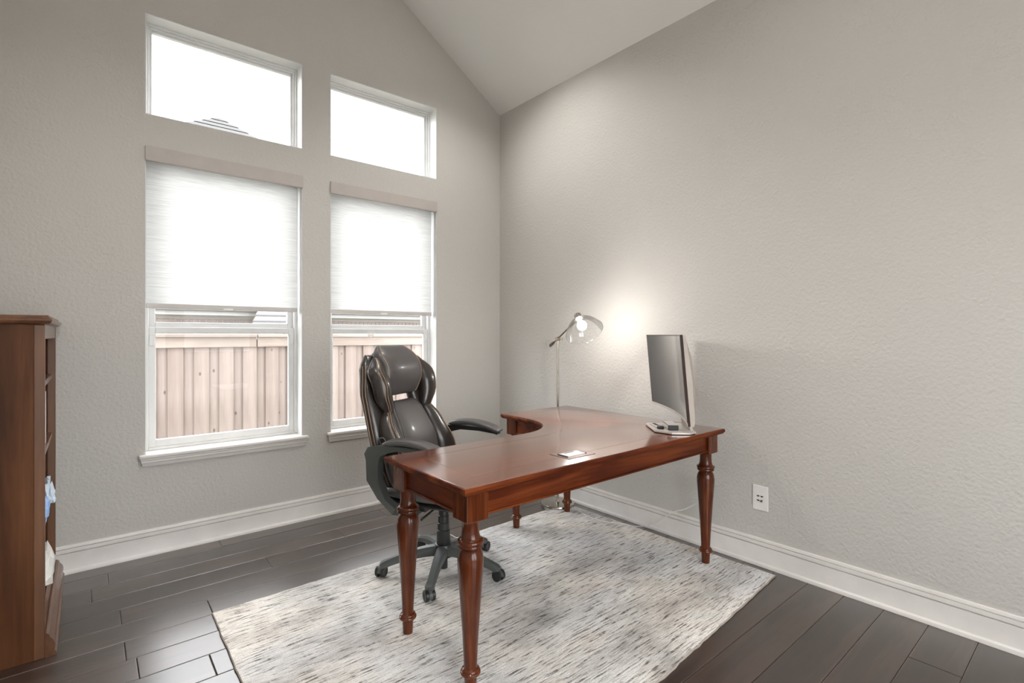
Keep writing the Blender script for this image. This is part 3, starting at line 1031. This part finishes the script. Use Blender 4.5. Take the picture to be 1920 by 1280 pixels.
# --- gas lift and tilt mechanism
bm = B(); lathe(bm, [(0.034, 0.145), (0.036, 0.150), (0.035, 0.225), (0.0315, 0.228), (0.0310, 0.262), (0.0290, 0.265), (0.0285, 0.300), (0.026, 0.303), (0.026, 0.375)], 28)
o = obj('gas_lift', bm, M['black_plastic'], CH, smooth=30); o.location.z = CZ
bm = B(); lathe(bm, [(0.022, 0.012), (0.022, 0.09)], 20)
o = obj('lift_foot', bm, M['black_plastic'], CH, smooth=30)
bm = B()
box(bm, -0.11, 0.11, -0.075, 0.075, 0.365, 0.415, 0.01, 2)
box(bm, -0.03, 0.03, -0.22, 0.22, 0.385, 0.410, 0.006, 1)
o = obj('tilt_mechanism', bm, M['black_plastic'], CH, smooth=40); o.location.z = CZ
bm = B(); tube(bm, smooth_path([(0.02, -0.07, 0.385), (0.03, -0.14, 0.380), (0.035, -0.22, 0.372), (0.04, -0.27, 0.370)], 5), 0.006, 8)
lv = obj('tilt_lever', bm, M['black_plastic'], CH, smooth=60); lv.location.z = CZ

# --- cushions
def pillow(bm, secs_def, frame, n=28, e=2.6):
    """loft of superellipse sections: (v, cu, cw, a, b, rot); frame maps (u, v, w) -> chair coordinates"""
    rows = []
    for v, cu, cw, a, b, rot in secs_def:
        row = []
        for k in range(n):
            th = 2 * math.pi * k / n
            c, s = math.cos(th), math.sin(th)
            x = a * math.copysign(abs(c) ** (2 / e), c)
            y = b * math.copysign(abs(s) ** (2 / e), s)
            cr, sr = math.cos(rot), math.sin(rot)
            row.append(frame(cu + x * cr - y * sr, v, cw + x * sr + y * cr))
        rows.append(row)
    return loft(bm, rows)

def psec(v0, v1, ca, cb, cu, cw, rot=None, m=16, endr=0.16):
    """section table with rounded ends; ca/cb/cu/cw are tables over t in 0..1"""
    out = []
    for i in range(m + 1):
        # denser at the ends
        t = 0.5 - 0.5 * math.cos(math.pi * i / m)
        e = min(t, 1 - t) / endr
        k = 1.0 if e >= 1 else math.sqrt(max(0.0, 1 - (1 - e) ** 2))
        k = max(k, 0.06)
        kb = k
        ka = 0.80 + 0.20 * k
        out.append((v0 + (v1 - v0) * t, interp(cu, t), interp(cw, t), interp(ca, t) * ka, interp(cb, t) * kb, interp(rot, t) if rot else 0.0))
    return out

TB = R(14.5)
def bframe(u, v, w_):
    """backrest frame: u to the chair's left, v up the recline, w out of the front surface"""
    return Vector((-0.105 - math.sin(TB) * v + math.cos(TB) * w_, u, 0.455 + math.cos(TB) * v + math.sin(TB) * w_ + CZ))
def sframe(u, v, w_):
    """seat frame: u to the left, v forward, w up"""
    return Vector((v, u, w_ + CZ))

bm = B()
pillow(bm, psec(-0.23, 0.30, [(0, .25), (.5, .268), (1, .25)], [(0, .050), (.5, .060), (1, .058)], [(0, 0), (1, 0)], [(0, .470), (1, .478)]), sframe)
obj('seat_cushion', bm, M['leather'], CH, smooth=60)
bm = B()
pillow(bm, psec(-0.21, 0.28, [(0, .24), (1, .24)], [(0, .022), (1, .022)], [(0, 0), (1, 0)], [(0, .420), (1, .420)]), sframe)
obj('seat_pan', bm, M['black_plastic'], CH, smooth=60)

# back shell: two side rails plus upper and lower panels, leaving the slot between them open
bm = B()
for s in (-1, 1):
    pillow(bm, psec(-0.02, 0.735, [(0, .060), (.5, .072), (.8, .070), (1, .060)], [(0, .034), (.5, .040), (1, .036)],
                    [(0, s * .165), (.35, s * .200), (.7, s * .196), (.9, s * .160), (1, s * .125)], [(0, -.080), (.5, -.072), (1, -.088)], m=20, endr=0.10), bframe, 20)
pillow(bm, psec(0.50, 0.745, [(0, .16), (.6, .17), (1, .12)], [(0, .032), (1, .034)], [(0, 0), (1, 0)], [(0, -.086), (1, -.090)], endr=.12), bframe, 20)
pillow(bm, psec(-0.02, 0.462, [(0, .15), (1, .17)], [(0, .032), (1, .032)], [(0, 0), (1, 0)], [(0, -.086), (1, -.086)], endr=.1), bframe, 20)
shell = obj('back_shell', bm, M['leather_side'], CH, smooth=60)

bm = B()
pillow(bm, psec(0.500, 0.775, [(0, .140), (.35, .164), (.75, .164), (1, .132)], [(0, .042), (.5, .060), (1, .046)], [(0, 0), (1, 0)], [(0, -.028), (.5, -.012), (1, -.045)], m=18, endr=.30), bframe, 36, 3.0)
head = obj('head_cushion', bm, M['leather'], CH, smooth=60)
bm = B()
pillow(bm, psec(0.020, 0.468, [(0, .165), (.5, .158), (.85, .135), (1, .118)], [(0, .045), (.45, .058), (1, .040)], [(0, 0), (1, 0)], [(0, -.014), (.45, -.004), (1, -.038)], m=18, endr=.18), bframe, 36, 3.0)
lumb = obj('lumbar_cushion', bm, M['leather'], CH, smooth=60)
for s in (-1, 1):
    bm = B()
    sd = psec(0.400, 0.705, [(0, .034), (.3, .050), (.7, .056), (1, .040)], [(0, .034), (.5, .048), (1, .040)],
              [(0, s * .170), (.35, s * .205), (.7, s * .208), (1, s * .165)], [(0, -.012), (.5, .004), (1, -.030)], [(0, s * .35), (1, s * .35)], m=16, endr=.25)
    pillow(bm, sd, bframe, 24, 2.4)
    wg = obj('side_wing', bm, M['leather_side'], CH, smooth=60)
    for off in (-0.35, 0.35):
        bm = B()
        pts = []
        for v, cu, cw, a, b, rot in sd[1:-1]:
            th = math.pi / 2 + s * (-0.9) * 1.0 + off * 0.5
            c, sn = math.cos(th), math.sin(th)
            x = (a + .0008) * math.copysign(abs(c) ** (2 / 2.4), c)
            y = (b + .0008) * math.copysign(abs(sn) ** (2 / 2.4), sn)
            pts.append(bframe(cu + x * math.cos(rot) - y * math.sin(rot), v, cw + x * math.sin(rot) + y * math.cos(rot)))
        tube(bm, pts, 0.0016, 5)
        obj('stitching', bm, M['stitch'], wg, smooth=60)
    bm = B()
    sd = psec(0.000, 0.440, [(0, .062), (.35, .072), (.75, .052), (1, .030)], [(0, .052), (.4, .058), (1, .036)],
              [(0, s * .205), (.35, s * .222), (.75, s * .205), (1, s * .172)], [(0, .010), (.4, .012), (1, -.022)], [(0, s * .45), (1, s * .35)], m=18, endr=.2)
    pillow(bm, sd, bframe, 24, 2.4)
    bo = obj('side_bolster', bm, M['leather_side'], CH, smooth=60)
    for off in (-0.35, 0.35):
        bm = B()
        pts = []
        for v, cu, cw, a, b, rot in sd[1:-1]:
            th = math.pi / 2 + s * (-0.9) + off * 0.5
            c, sn = math.cos(th), math.sin(th)
            x = (a + .0008) * math.copysign(abs(c) ** (2 / 2.4), c)
            y = (b + .0008) * math.copysign(abs(sn) ** (2 / 2.4), sn)
            pts.append(bframe(cu + x * math.cos(rot) - y * math.sin(rot), v, cw + x * math.sin(rot) + y * math.cos(rot)))
        tube(bm, pts, 0.0016, 5)
        obj('stitching', bm, M['stitch'], bo, smooth=60)
# seam piping on the edges of the head and lumbar cushions and along the shell sides
def seam(parent, sd, th, e, r=0.0022, m=None):
    bm = B()
    pts = []
    for v, cu, cw, a, b, rot in sd[1:-1]:
        c, sn = math.cos(th), math.sin(th)
        pts.append(bframe(cu + a * math.copysign(abs(c) ** (2 / e), c), v, cw + b * math.copysign(abs(sn) ** (2 / e), sn)))
    tube(bm, pts, r, 5)
    obj('piping', bm, m or M['stitch'], parent, smooth=60)
hs = psec(0.500, 0.775, [(0, .140), (.35, .164), (.75, .164), (1, .132)], [(0, .042), (.5, .060), (1, .046)], [(0, 0), (1, 0)], [(0, -.028), (.5, -.012), (1, -.045)], m=18, endr=.30)
lsd = psec(0.020, 0.468, [(0, .165), (.5, .158), (.85, .135), (1, .118)], [(0, .045), (.45, .058), (1, .040)], [(0, 0), (1, 0)], [(0, -.014), (.45, -.004), (1, -.038)], m=18, endr=.18)
for s in (0, 1):
    th = R(30) if s == 0 else R(150)
    seam(head, hs, th, 3.0)
    seam(lumb, lsd, th, 3.0, 0.0020, M['leather_side'])
    u = 1 if s == 0 else -1
    for dw, a0 in ((0.016, 0.0), (-0.004, 0.0)):
        bm = B()
        pts = [bframe(u * (interp([(0, .165), (.35, .200), (.7, .196), (.9, .160), (1, .125)], t) + interp([(0, .060), (.5, .072), (.8, .070), (1, .060)], t) + 0.0005), -0.02 + 0.755 * t, -0.075 + dw) for t in [0.08 + 0.84 * i / 20 for i in range(21)]]
        tube(bm, pts, 0.0018, 5)
        obj('stitching', bm, M['stitch'], shell, smooth=60)

# --- armrests
for s in (-1, 1):
    l = s * 0.312
    path = [(0.03, s * 0.10, 0.396), (-0.075, s * 0.285, 0.398), (-0.125, l, 0.425), (-0.192, l, 0.520), (-0.196, l, 0.640), (-0.160, l, 0.694), (-0.10, l, 0.704), (0.02, l, 0.712), (0.165, l, 0.694)]
    bm = B()
    secs = []
    fr = [Vector(p) for p in path]
    half_in = [0.026, 0.034, 0.038, 0.038, 0.034, 0.030, 0.016, 0.011, 0.009]
    for i, p in enumerate(fr):
        a = fr[max(i - 1, 0)]; b = fr[min(i + 1, len(fr) - 1)]
        t = (b - a).normalized()
        lat = Vector((0, 1, 0)) if i >= 2 else Vector((0.85, 0.5 * s, 0)).normalized() if i == 1 else Vector((1, 0, 0))
        if i < 2:
            inn = Vector((0, 0, 1))
            hw, hl = 0.012, 0.034
            secs.append([p + lat * hl * s * (1 if i else 1) + inn * hw, p - lat * hl * s + inn * hw, p - lat * hl * s - inn * hw, p + lat * hl * s - inn * hw])
        else:
            pass
    bm.free()
    # loop frame: angular outline extruded sideways, with its opening
    bm = B()
    outer = [(0.000, 0.372), (-0.125, 0.372), (-0.185, 0.455), (-0.232, 0.545), (-0.236, 0.640), (-0.246, 0.672), (-0.225, 0.706), (-0.185, 0.716), (-0.060, 0.722), (0.060, 0.718), (0.165, 0.704), (0.180, 0.690)]
    inner_ = [(0.000, 0.402), (-0.105, 0.402), (-0.140, 0.455), (-0.165, 0.545), (-0.165, 0.620), (-0.160, 0.650), (-0.150, 0.668), (-0.120, 0.682), (-0.060, 0.698), (0.060, 0.698), (0.160, 0.688), (0.176, 0.684)]
    w0, w1 = l - 0.022, l + 0.022
    n = len(outer)
    rows = []
    for (f, z), (g_, y_) in zip(outer, inner_):
        # lower part leans in towards the seat
        sh = 0.0 if z > 0.5 else (0.5 - z) / 0.13
        dl = -s * 0.06 * max(0, min(1, sh))
        mid_f, mid_z = (f + g_) / 2, (z + y_) / 2
        rows.append([(f, w0 + dl, z + CZ), (f + (g_ - f) * 0.12, w1 + dl, z + (y_ - z) * 0.12 + CZ), (g_, w1 + dl, y_ + CZ), (g_, w0 + dl, y_ + CZ)])
    loft(bm, rows)
    box(bm, -0.12, 0.0, min(s * 0.10, s * 0.25), max(s * 0.10, s * 0.25), 0.376 + CZ, 0.400 + CZ, 0.004, 1)
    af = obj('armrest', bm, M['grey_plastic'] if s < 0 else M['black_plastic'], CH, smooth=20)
    bm = B()
    for zz in (0.575, 0.505):
        lathe(bm, [(0.0055, 0), (0.0055, 0.002)], 12, Matrix.Translation((-0.20 + (0.01 if zz < .55 else 0), l + s * 0.022, zz + CZ)) @ Matrix.Rotation(R(-90 * s), 4, 'X'))
    obj('screw', bm, M['grey_plastic'], af)
    bm = B()
    rows = []
    for i in range(17):
        t = 0.5 - 0.5 * math.cos(math.pi * i / 16)
        f = -0.135 + 0.325 * t
        zc_ = 0.722 + 0.020 * math.sin(math.pi * min(1, t * 1.05)) - 0.022 * t * t
        e = min(t, 1 - t) / 0.14
        k = 1.0 if e >= 1 else max(0.08, math.sqrt(1 - (1 - e) ** 2))
        row = []
        for q_ in range(20):
            th = 2 * math.pi * q_ / 20
            c, sn = math.cos(th), math.sin(th)
            row.append((f, l + 0.042 * (0.75 + .25 * k) * math.copysign(abs(c) ** 0.75, c), zc_ + 0.017 * k * math.copysign(abs(sn) ** 0.75, sn) + CZ + 0.006))
        rows.append(row)
    loft(bm, rows)
    pd = obj('arm_pad', bm, M['leather'], af, smooth=60)
    bm = B()
    tube(bm, [(r_[0][0], l + s * 0.0432, (r_[0][2] + r_[10][2]) / 2) for r_ in rows[2:-2]], 0.0014, 5)
    obj('seam', bm, M['grey_plastic'], pd, smooth=60)
bm = B()
tube(bm, smooth_path([(-0.19, -0.27, 0.70), (-0.20, -0.275, 0.735), (-0.17, -0.28, 0.742), (-0.155, -0.28, 0.715)], 5), 0.004, 6)
o = obj('cable_loop', bm, M['grey_plastic'], CH, smooth=60); o.location.z = CZ

# ================================================================== floor lamp
LP = Vector((-0.172, -0.900, 0))
lamp = thing('floor_lamp', 'nickel floor lamp with clear glass shade standing behind the desk', 'lamp', LP)
bm = B(); lathe(bm, [(0.112, 0.000), (0.120, 0.002), (0.121, 0.006), (0.121, 0.024), (0.119, 0.028), (0.060, 0.031), (0.016, 0.033), (0.012, 0.045), (0.010, 0.060)], 48)
obj('base', bm, M['nickel'], lamp, smooth=35)
bm = B(); lathe(bm, [(0.0085, 0.03), (0.0085, 1.195), (0.0105, 1.195), (0.0105, 1.215), (0.006, 1.217)], 16)
obj('pole', bm, M['nickel'], lamp, smooth=40)
J = Vector((0.0, 0.0, 1.222))
rimC = Vector((-0.411, -1.377, 1.270)) - LP
axis = Vector((-0.21, -0.61, -0.76)).normalized()
capT = rimC - axis * 0.150
neck = rimC - axis * 0.108
armdir = (neck - J).normalized()
bm = B()
tube(bm, [J - armdir * 0.10, J, neck - axis * 0.01], 0.0055, 10)
obj('arm', bm, M['bronze'], lamp, smooth=60)
bm = B()
tube(bm, [J - armdir * 0.085, J - armdir * 0.105, J - armdir * 0.16, J - armdir * 0.195, J - armdir * 0.20], [0.006, 0.010, 0.0125, 0.0125, 0.008], 14)
obj('counterweight', bm, M['bronze'], lamp, smooth=40)
bm = B()
Q = axis.to_track_quat('Z', 'Y').to_matrix().to_4x4()
lathe(bm, [(0.014, -0.016), (0.016, -0.012), (0.016, 0.012), (0.014, 0.016)], 14, Matrix.Translation(J) @ Matrix.Rotation(R(90), 4, 'Y'))
tube(bm, [J + Vector((0.0, 0, 0)), J + Vector((0.030, -0.012, 0.0)), J + Vector((0.034, -0.013, 0))], [0.005, 0.005, 0.009], 10)
tube(bm, [J - armdir * 0.02, J + armdir * 0.02], 0.011, 12)
obj('swivel_joint', bm, M['bronze'], lamp, smooth=40)
# glass dome
TQ = Matrix.Translation(rimC) @ Q
bm = B()
pr = [(0.026, -0.108), (0.034, -0.104), (0.048, -0.098), (0.068, -0.082), (0.089, -0.060), (0.106, -0.034), (0.1165, -0.010), (0.122, 0.0),
      (0.1200, 0.0), (0.1145, -0.010), (0.104, -0.034), (0.087, -0.059), (0.066, -0.0795), (0.047, -0.0955), (0.034, -0.1015), (0.026, -0.1055)]
lathe(bm, pr, 48, TQ, cap=False)
gsh = obj('glass_shade', bm, M['shadeglass'], lamp, smooth=60)
bm = B()
ringp = [TQ @ Vector((0.1212 * math.cos(2 * math.pi * i / 48), 0.1212 * math.sin(2 * math.pi * i / 48), 0)) for i in range(49)]
tube(bm, ringp, 0.0018, 6, False)
obj('rim', bm, M['shadeglass'], gsh, smooth=60)
bm = B()
lathe(bm, [(0.0, -0.150), (0.016, -0.150), (0.020, -0.146), (0.021, -0.112), (0.032, -0.108), (0.034, -0.102), (0.026, -0.098), (0.0, -0.098)], 24, TQ)
capo = obj('socket_cap', bm, M['nickel'], lamp, smooth=35)
bm = B()
for i in range(12):
    a = 2 * math.pi * i / 12
    p0 = TQ @ Vector((0.0215 * math.cos(a), 0.0215 * math.sin(a), -0.144))
    p1 = TQ @ Vector((0.0215 * math.cos(a), 0.0215 * math.sin(a), -0.116))
    tube(bm, [p0, p1], 0.0022, 5)
obj('vent_fin', bm, M['bronze'], capo)
bm = B(); bmesh.ops.create_uvsphere(bm, u_segments=24, v_segments=14, radius=0.030, matrix=TQ @ Matrix.Translation((0, 0, -0.052)))
bb = obj('bulb', bm, M['bulb'], lamp, smooth=80)
bm = B(); lathe(bm, [(0.014, -0.100), (0.014, -0.078), (0.020, -0.074)], 16, TQ)
obj('bulb_collar', bm, M['white_plastic'], bb, smooth=40)

# lamp cord along the rug to the wall
bm = B()
pts = [(-0.150, -1.022, 0.016), (-0.165, -1.10, 0.016), (-0.195, -1.20, 0.0165), (-0.20, -1.30, 0.0165), (-0.175, -1.38, 0.0165), (-0.125, -1.45, 0.0165), (-0.075, -1.52, 0.006),
       (-0.038, -1.60, 0.030), (-0.034, -1.68, 0.085), (-0.030, -1.76, 0.150), (-0.012, -1.84, 0.190), (-0.010, -1.90, 0.235)]
tube(bm, smooth_path(pts, 6), 0.0032, 8)
tag(obj('power_cord', bm, M['white_plastic'], smooth=60), 'thin white power cord trailing from the lamp to the right wall', 'cord')

# ================================================================== monitor
u = Vector((0.693, 0.721, 0)).normalized()      # near edge -> far edge
nrm = Vector((-u.y, u.x, 0))                    # faces the chair
mc = Vector((-0.4215, -1.981, 0))
mon = thing('curved_monitor', 'wide curved monitor with beige back on the desk', 'monitor', (mc.x, mc.y, DT), 0)
MW, MZ0, MZ1, SAG = 0.80, 0.829 - DT, 1.251 - DT, 0.042
def mp(s, z, w_):
    """s in -1..1 along the panel, z height, w towards the user (forward tilt, concave curve)"""
    lean = 0.036 * (z - MZ0) / (MZ1 - MZ0)
    p = u * (s * MW / 2) + nrm * (-SAG * (1 - s * s) + lean + w_)
    return Vector((p.x, p.y, z))
NS = 28
def slab(bm, z0, z1, w0, w1, s0=-1, s1=1):
    rows = []
    for i in range(NS + 1):
        s = s0 + (s1 - s0) * i / NS
        rows.append([mp(s, z0, w0), mp(s, z1, w0), mp(s, z1, w1), mp(s, z0, w1)])
    loft(bm, rows)
bm = B(); slab(bm, MZ0, MZ1, -0.012, 0.0)
obj('bezel', bm, M['copper'], mon, smooth=30)
bm = B(); slab(bm, MZ0 + 0.016, MZ1 - 0.006, -0.001, 0.0012, -0.985, 0.985)
scr = obj('screen', bm, M['screen'], mon, smooth=40)
bm = B(); slab(bm, MZ0, MZ0 + 0.0145, 0.0, 0.0015)
obj('chin_strip', bm, M['hem'], mon, smooth=40)
bm = B()
box(bm, -0.004, 0.004, -0.001, 0.001, -0.004, 0.004)
o = obj('logo', bm, M['white_plastic'], mon)
o.location = mp(-0.02, MZ0 + 0.007, 0.003)
# thick beige rear shell
bm = B()
rows = []
for i in range(NS + 1):
    s = -1 + 2 * i / NS
    th = 0.010 + 0.034 * (1 - s * s) ** 0.6
    row = []
    zz = [MZ0, MZ0 + 0.02, MZ0 + 0.10, MZ0 + 0.21, MZ0 + 0.32, MZ1 - 0.02, MZ1 - 0.002]
    tt = [0.016, 0.022, th + 0.014, th + 0.016, th + 0.010, 0.014, 0.012]
    row = [mp(s, z, -0.0125) for z in (MZ0, MZ1 - 0.002)]
    row += [mp(s, z, -0.012 - t) for z, t in reversed(list(zip(zz, tt)))]
    rows.append(row)
loft(bm, rows)
obj('rear_shell', bm, M['beige_shell'], mon, smooth=40)
# stand: angled plate on the desk and a wedge neck
bm = B()
def lp(a, b):
    p = u * a + nrm * b
    return (p.x, p.y)
plate = [(-0.150, 0.012), (-0.085, 0.085), (0.125, 0.092), (0.15, 0.075), (0.15, -0.10), (0.13, -0.118), (-0.115, -0.118), (-0.150, -0.080)]
pl = [lp(a, b) for a, b in plate]
prism(bm, pl, 0.004, 0.011)
st = obj('stand_plate', bm, M['brushed'], mon)
bm = B(); prism(bm, [lp(a * 0.96, b * 0.96 - 0.001) for a, b in plate], 0.0005, 0.0045)
obj('stand_foot', bm, M['dark'], st)
bm = B()
rows = []
for t in (0, 0.3, 0.6, 1.0):
    z = 0.011 + 0.215 * t
    hw = 0.085 - 0.045 * t
    back = -0.112 + 0.045 * t
    front = -0.098 + 0.040 * t
    rows.append([(*lp(-hw, front), z), (*lp(hw, front), z), (*lp(hw, back), z), (*lp(-hw, back), z)])
loft(bm, rows)
obj('stand_neck', bm, M['beige_shell'], mon, smooth=30)

# small things lying on the monitor foot
MU = math.atan2(u.y, u.x)
def on_plate(a, b):
    p = u * a + nrm * b + mc
    return (p.x, p.y, DT + 0.0112)
rc = thing('remote_control', 'slim dark remote control lying on the monitor foot', 'remote', on_plate(0.035, 0.055), MU + R(8))
bm = B(); box(bm, -0.075, 0.060, -0.017, 0.017, 0, 0.010, 0.004, 2)
obj('body', bm, M['brushed'], rc)
bm = B(); lathe(bm, [(0.017, 0.0), (0.019, 0.003), (0.019, 0.011), (0.015, 0.014), (0.0, 0.0145)], 20, Matrix.Translation((-0.072, 0, 0)))
obj('knob', bm, M['dark'], rc, smooth=40)
bm = B()
for q_ in range(3):
    box(bm, -0.03 + 0.025 * q_, -0.015 + 0.025 * q_, -0.009, 0.009, 0.0095, 0.0112)
obj('button', bm, M['dark'], rc)
sbx = thing('media_box', 'small black and silver box under the monitor', 'box', on_plate(-0.005, -0.012), MU)
bm = B(); box(bm, -0.075, 0.065, -0.027, 0.027, 0.0, 0.026, 0.003, 2)
obj('case', bm, M['dark'], sbx)
bm = B(); box(bm, -0.071, 0.062, 0.0265, 0.0285, 0.004, 0.023, 0.0005, 1)
obj('silver_panel', bm, M['brushed'], sbx)
bm = B(); box(bm, -0.073, 0.063, -0.025, 0.025, 0.0255, 0.0275, 0.0005, 1)
obj('glossy_lid', bm, M['hem'], sbx)

# ================================================================== wall outlet
ol = thing('wall_outlet', 'white wall outlet plate low on the right wall', 'outlet', (0, -2.2845, 0.364))
bm = B(); box(bm, -0.006, 0.0, -0.041, 0.041, -0.0665, 0.0665, 0.0025, 2)
obj('plate', bm, M['white_plastic'], ol)
for yy, zz in ((0.011, 0.013), (-0.009, 0.013), (0.011, -0.010)):
    bm = B()
    prism(bm, [(0.0075 * math.cos(R(180 + 18 * k)) , 0.0065 * math.sin(R(180 + 18 * k))) for k in range(11)], -0.0072, -0.0055, 'x')
    o = obj('socket_slot', bm, M['dark'], ol)
    o.location = (0, yy, zz)
bm = B(); lathe(bm, [(0.0065, 0.0), (0.0065, 0.006), (0.004, 0.008)], 14, Matrix.Translation((-0.006, -0.009, -0.013)) @ Matrix.Rotation(R(-90), 4, 'Y'))
obj('coax_jack', bm, M['bronze'], ol, smooth=40)

# ================================================================== bookcase
BY0, BY1, BX0, BX1, BH = -0.872, -0.035, XL + 0.006, -2.940, 1.290
bc = thing('bookcase', 'tall open walnut brown bookcase against the left wall', 'bookcase', (0, 0, 0))
for y0, y1 in ((BY0, BY0 + 0.019), (BY1 - 0.019, BY1)):
    bm = B(); box(bm, BX0, BX1 - 0.02, y0, y1, 0, BH, 0.001, 1)
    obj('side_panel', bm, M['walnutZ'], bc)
for y0, y1 in ((BY0 - 0.003, BY0 + 0.030), (BY1 - 0.030, BY1 + 0.003)):
    bm = B(); box(bm, BX1 - 0.032, BX1, y0, y1, 0, BH, 0.003, 2)
    obj('face_stile', bm, M['walnutS'], bc)
bm = B(); box(bm, BX1 - 0.02, BX1 - 0.001, BY0 + 0.03, BY1 - 0.03, BH - 0.055, BH)
obj('top_rail', bm, M['walnutY'], bc)
bm = B(); box(bm, BX0, BX0 + 0.008, BY0 + 0.019, BY1 - 0.019, 0.05, BH)
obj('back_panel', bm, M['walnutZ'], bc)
bm = B()
secs = []
for ins, z in ((0.0, 1.290), (-0.010, 1.292), (-0.018, 1.297), (-0.022, 1.305), (-0.022, 1.311), (-0.014, 1.317), (-0.010, 1.322), (-0.010, 1.326)):
    secs.append([(BX0, BY0 + ins, z), (BX1 - ins, BY0 + ins, z), (BX1 - ins, BY1 - ins * 0.9, z), (BX0, BY1 - ins * 0.9, z)])
loft(bm, secs)
obj('top_moulding', bm, M['walnutY'], bc, smooth=25)
SHZ = [1.052, 0.757, 0.452, 0.122]
for i, z in enumerate(SHZ):
    bm = B(); box(bm, BX0 + 0.008, BX1 - 0.012, BY0 + 0.019, BY1 - 0.019, z - 0.022, z, 0.002, 1)
    obj('shelf', bm, M['walnutY'], bc)
bm = B()
sweep_profile(bm, [(0, 0), (0.034, 0.0), (0.034, 0.014), (0.028, 0.022), (0.030, 0.045), (0.026, 0.062), (0.016, 0.075), (0.012, 0.088), (0.004, 0.094), (0, 0.094)], (BX1, BY0 - 0.004), (BX1, BY1 + 0.003), (1, 0))
obj('base_moulding', bm, M['walnutY'], bc, smooth=35)
bm = B(); box(bm, BX1 - 0.02, BX1 - 0.001, BY0 + 0.03, BY1 - 0.03, 0.0, 0.122)
obj('kick_board', bm, M['walnutY'], bc)
bm = B(); box(bm, -3.06, -3.02, BY1 - 0.022, BY1 - 0.018, 0.34, 0.428, 0.002, 1)
obj('shelf_bracket', bm, M['bronze'], bc)

def crumple(name, label, cat, m, loc, sx, sy, sz, seed, tilt=0.0):
    rr = random.Random(seed)
    bm = B()
    nx, ny = 9, 9
    lay = []
    for lz in (0, 1):
        g = []
        for j in range(ny + 1):
            row = []
            for i in range(nx + 1):
                a, b = i / nx - 0.5, j / ny - 0.5
                hump = sz * max(0.12, 1 - 2.6 * (a * a + b * b)) * (0.55 + 0.75 * rr.random()) + 0.004
                row.append(bm.verts.new((a * sx + rr.uniform(-.006, .006), b * sy + rr.uniform(-.006, .006), 0.0005 if lz == 0 else hump)))
            g.append(row)
        lay.append(g)
    for g in lay:
        for j in range(ny):
            for i in range(nx):
                bm.faces.new((g[j][i], g[j][i + 1], g[j + 1][i + 1], g[j + 1][i]))
    a, b = lay
    rim = [(0, i) for i in range(nx + 1)] + [(j, nx) for j in range(1, ny + 1)] + [(ny, i) for i in range(nx - 1, -1, -1)] + [(j, 0) for j in range(ny - 1, 0, -1)]
    for k in range(len(rim)):
        (j0, i0), (j1, i1) = rim[k], rim[(k + 1) % len(rim)]
        bm.faces.new((a[j0][i0], a[j1][i1], b[j1][i1], b[j0][i0]))
    o = tag(obj(name, bm, m), label, cat)
    o.location = loc
    o.rotation_euler = (0, 0, tilt)
    return o
crumple('crumpled_bag', 'crumpled bright blue plastic bag on the third shelf of the bookcase', 'bag', M['paper_blue'], (-3.020, -0.465, SHZ[2]), 0.14, 0.29, 0.125, 4)
crumple('folded_papers', 'pale blue folded papers beside the blue bag on the bookcase', 'papers', M['paper_pale'], (-2.962, -0.19, SHZ[2] + 0.0005), 0.050, 0.21, 0.085, 9, 0.03)
crumple('loose_papers', 'crumpled white papers on the bottom shelf of the bookcase', 'papers', M['paper_white'], (-2.99, -0.27, SHZ[3]), 0.10, 0.34, 0.145, 12)
bk = thing('leaning_book', 'thin pale book standing on the second shelf of the bookcase', 'book', (-2.975, -0.40, SHZ[1]), 0)
bm = B(); box(bm, -0.085, 0.015, 0, 0.003, 0, 0.235); box(bm, -0.085, 0.015, 0.017, 0.020, 0, 0.235); box(bm, -0.085, -0.082, 0, 0.020, 0, 0.235)
obj('cover', bm, M['paper_white'], bk)
bm = B(); box(bm, -0.082, 0.011, 0.003, 0.017, 0.003, 0.232)
obj('pages', bm, M['paper_white'], bk)
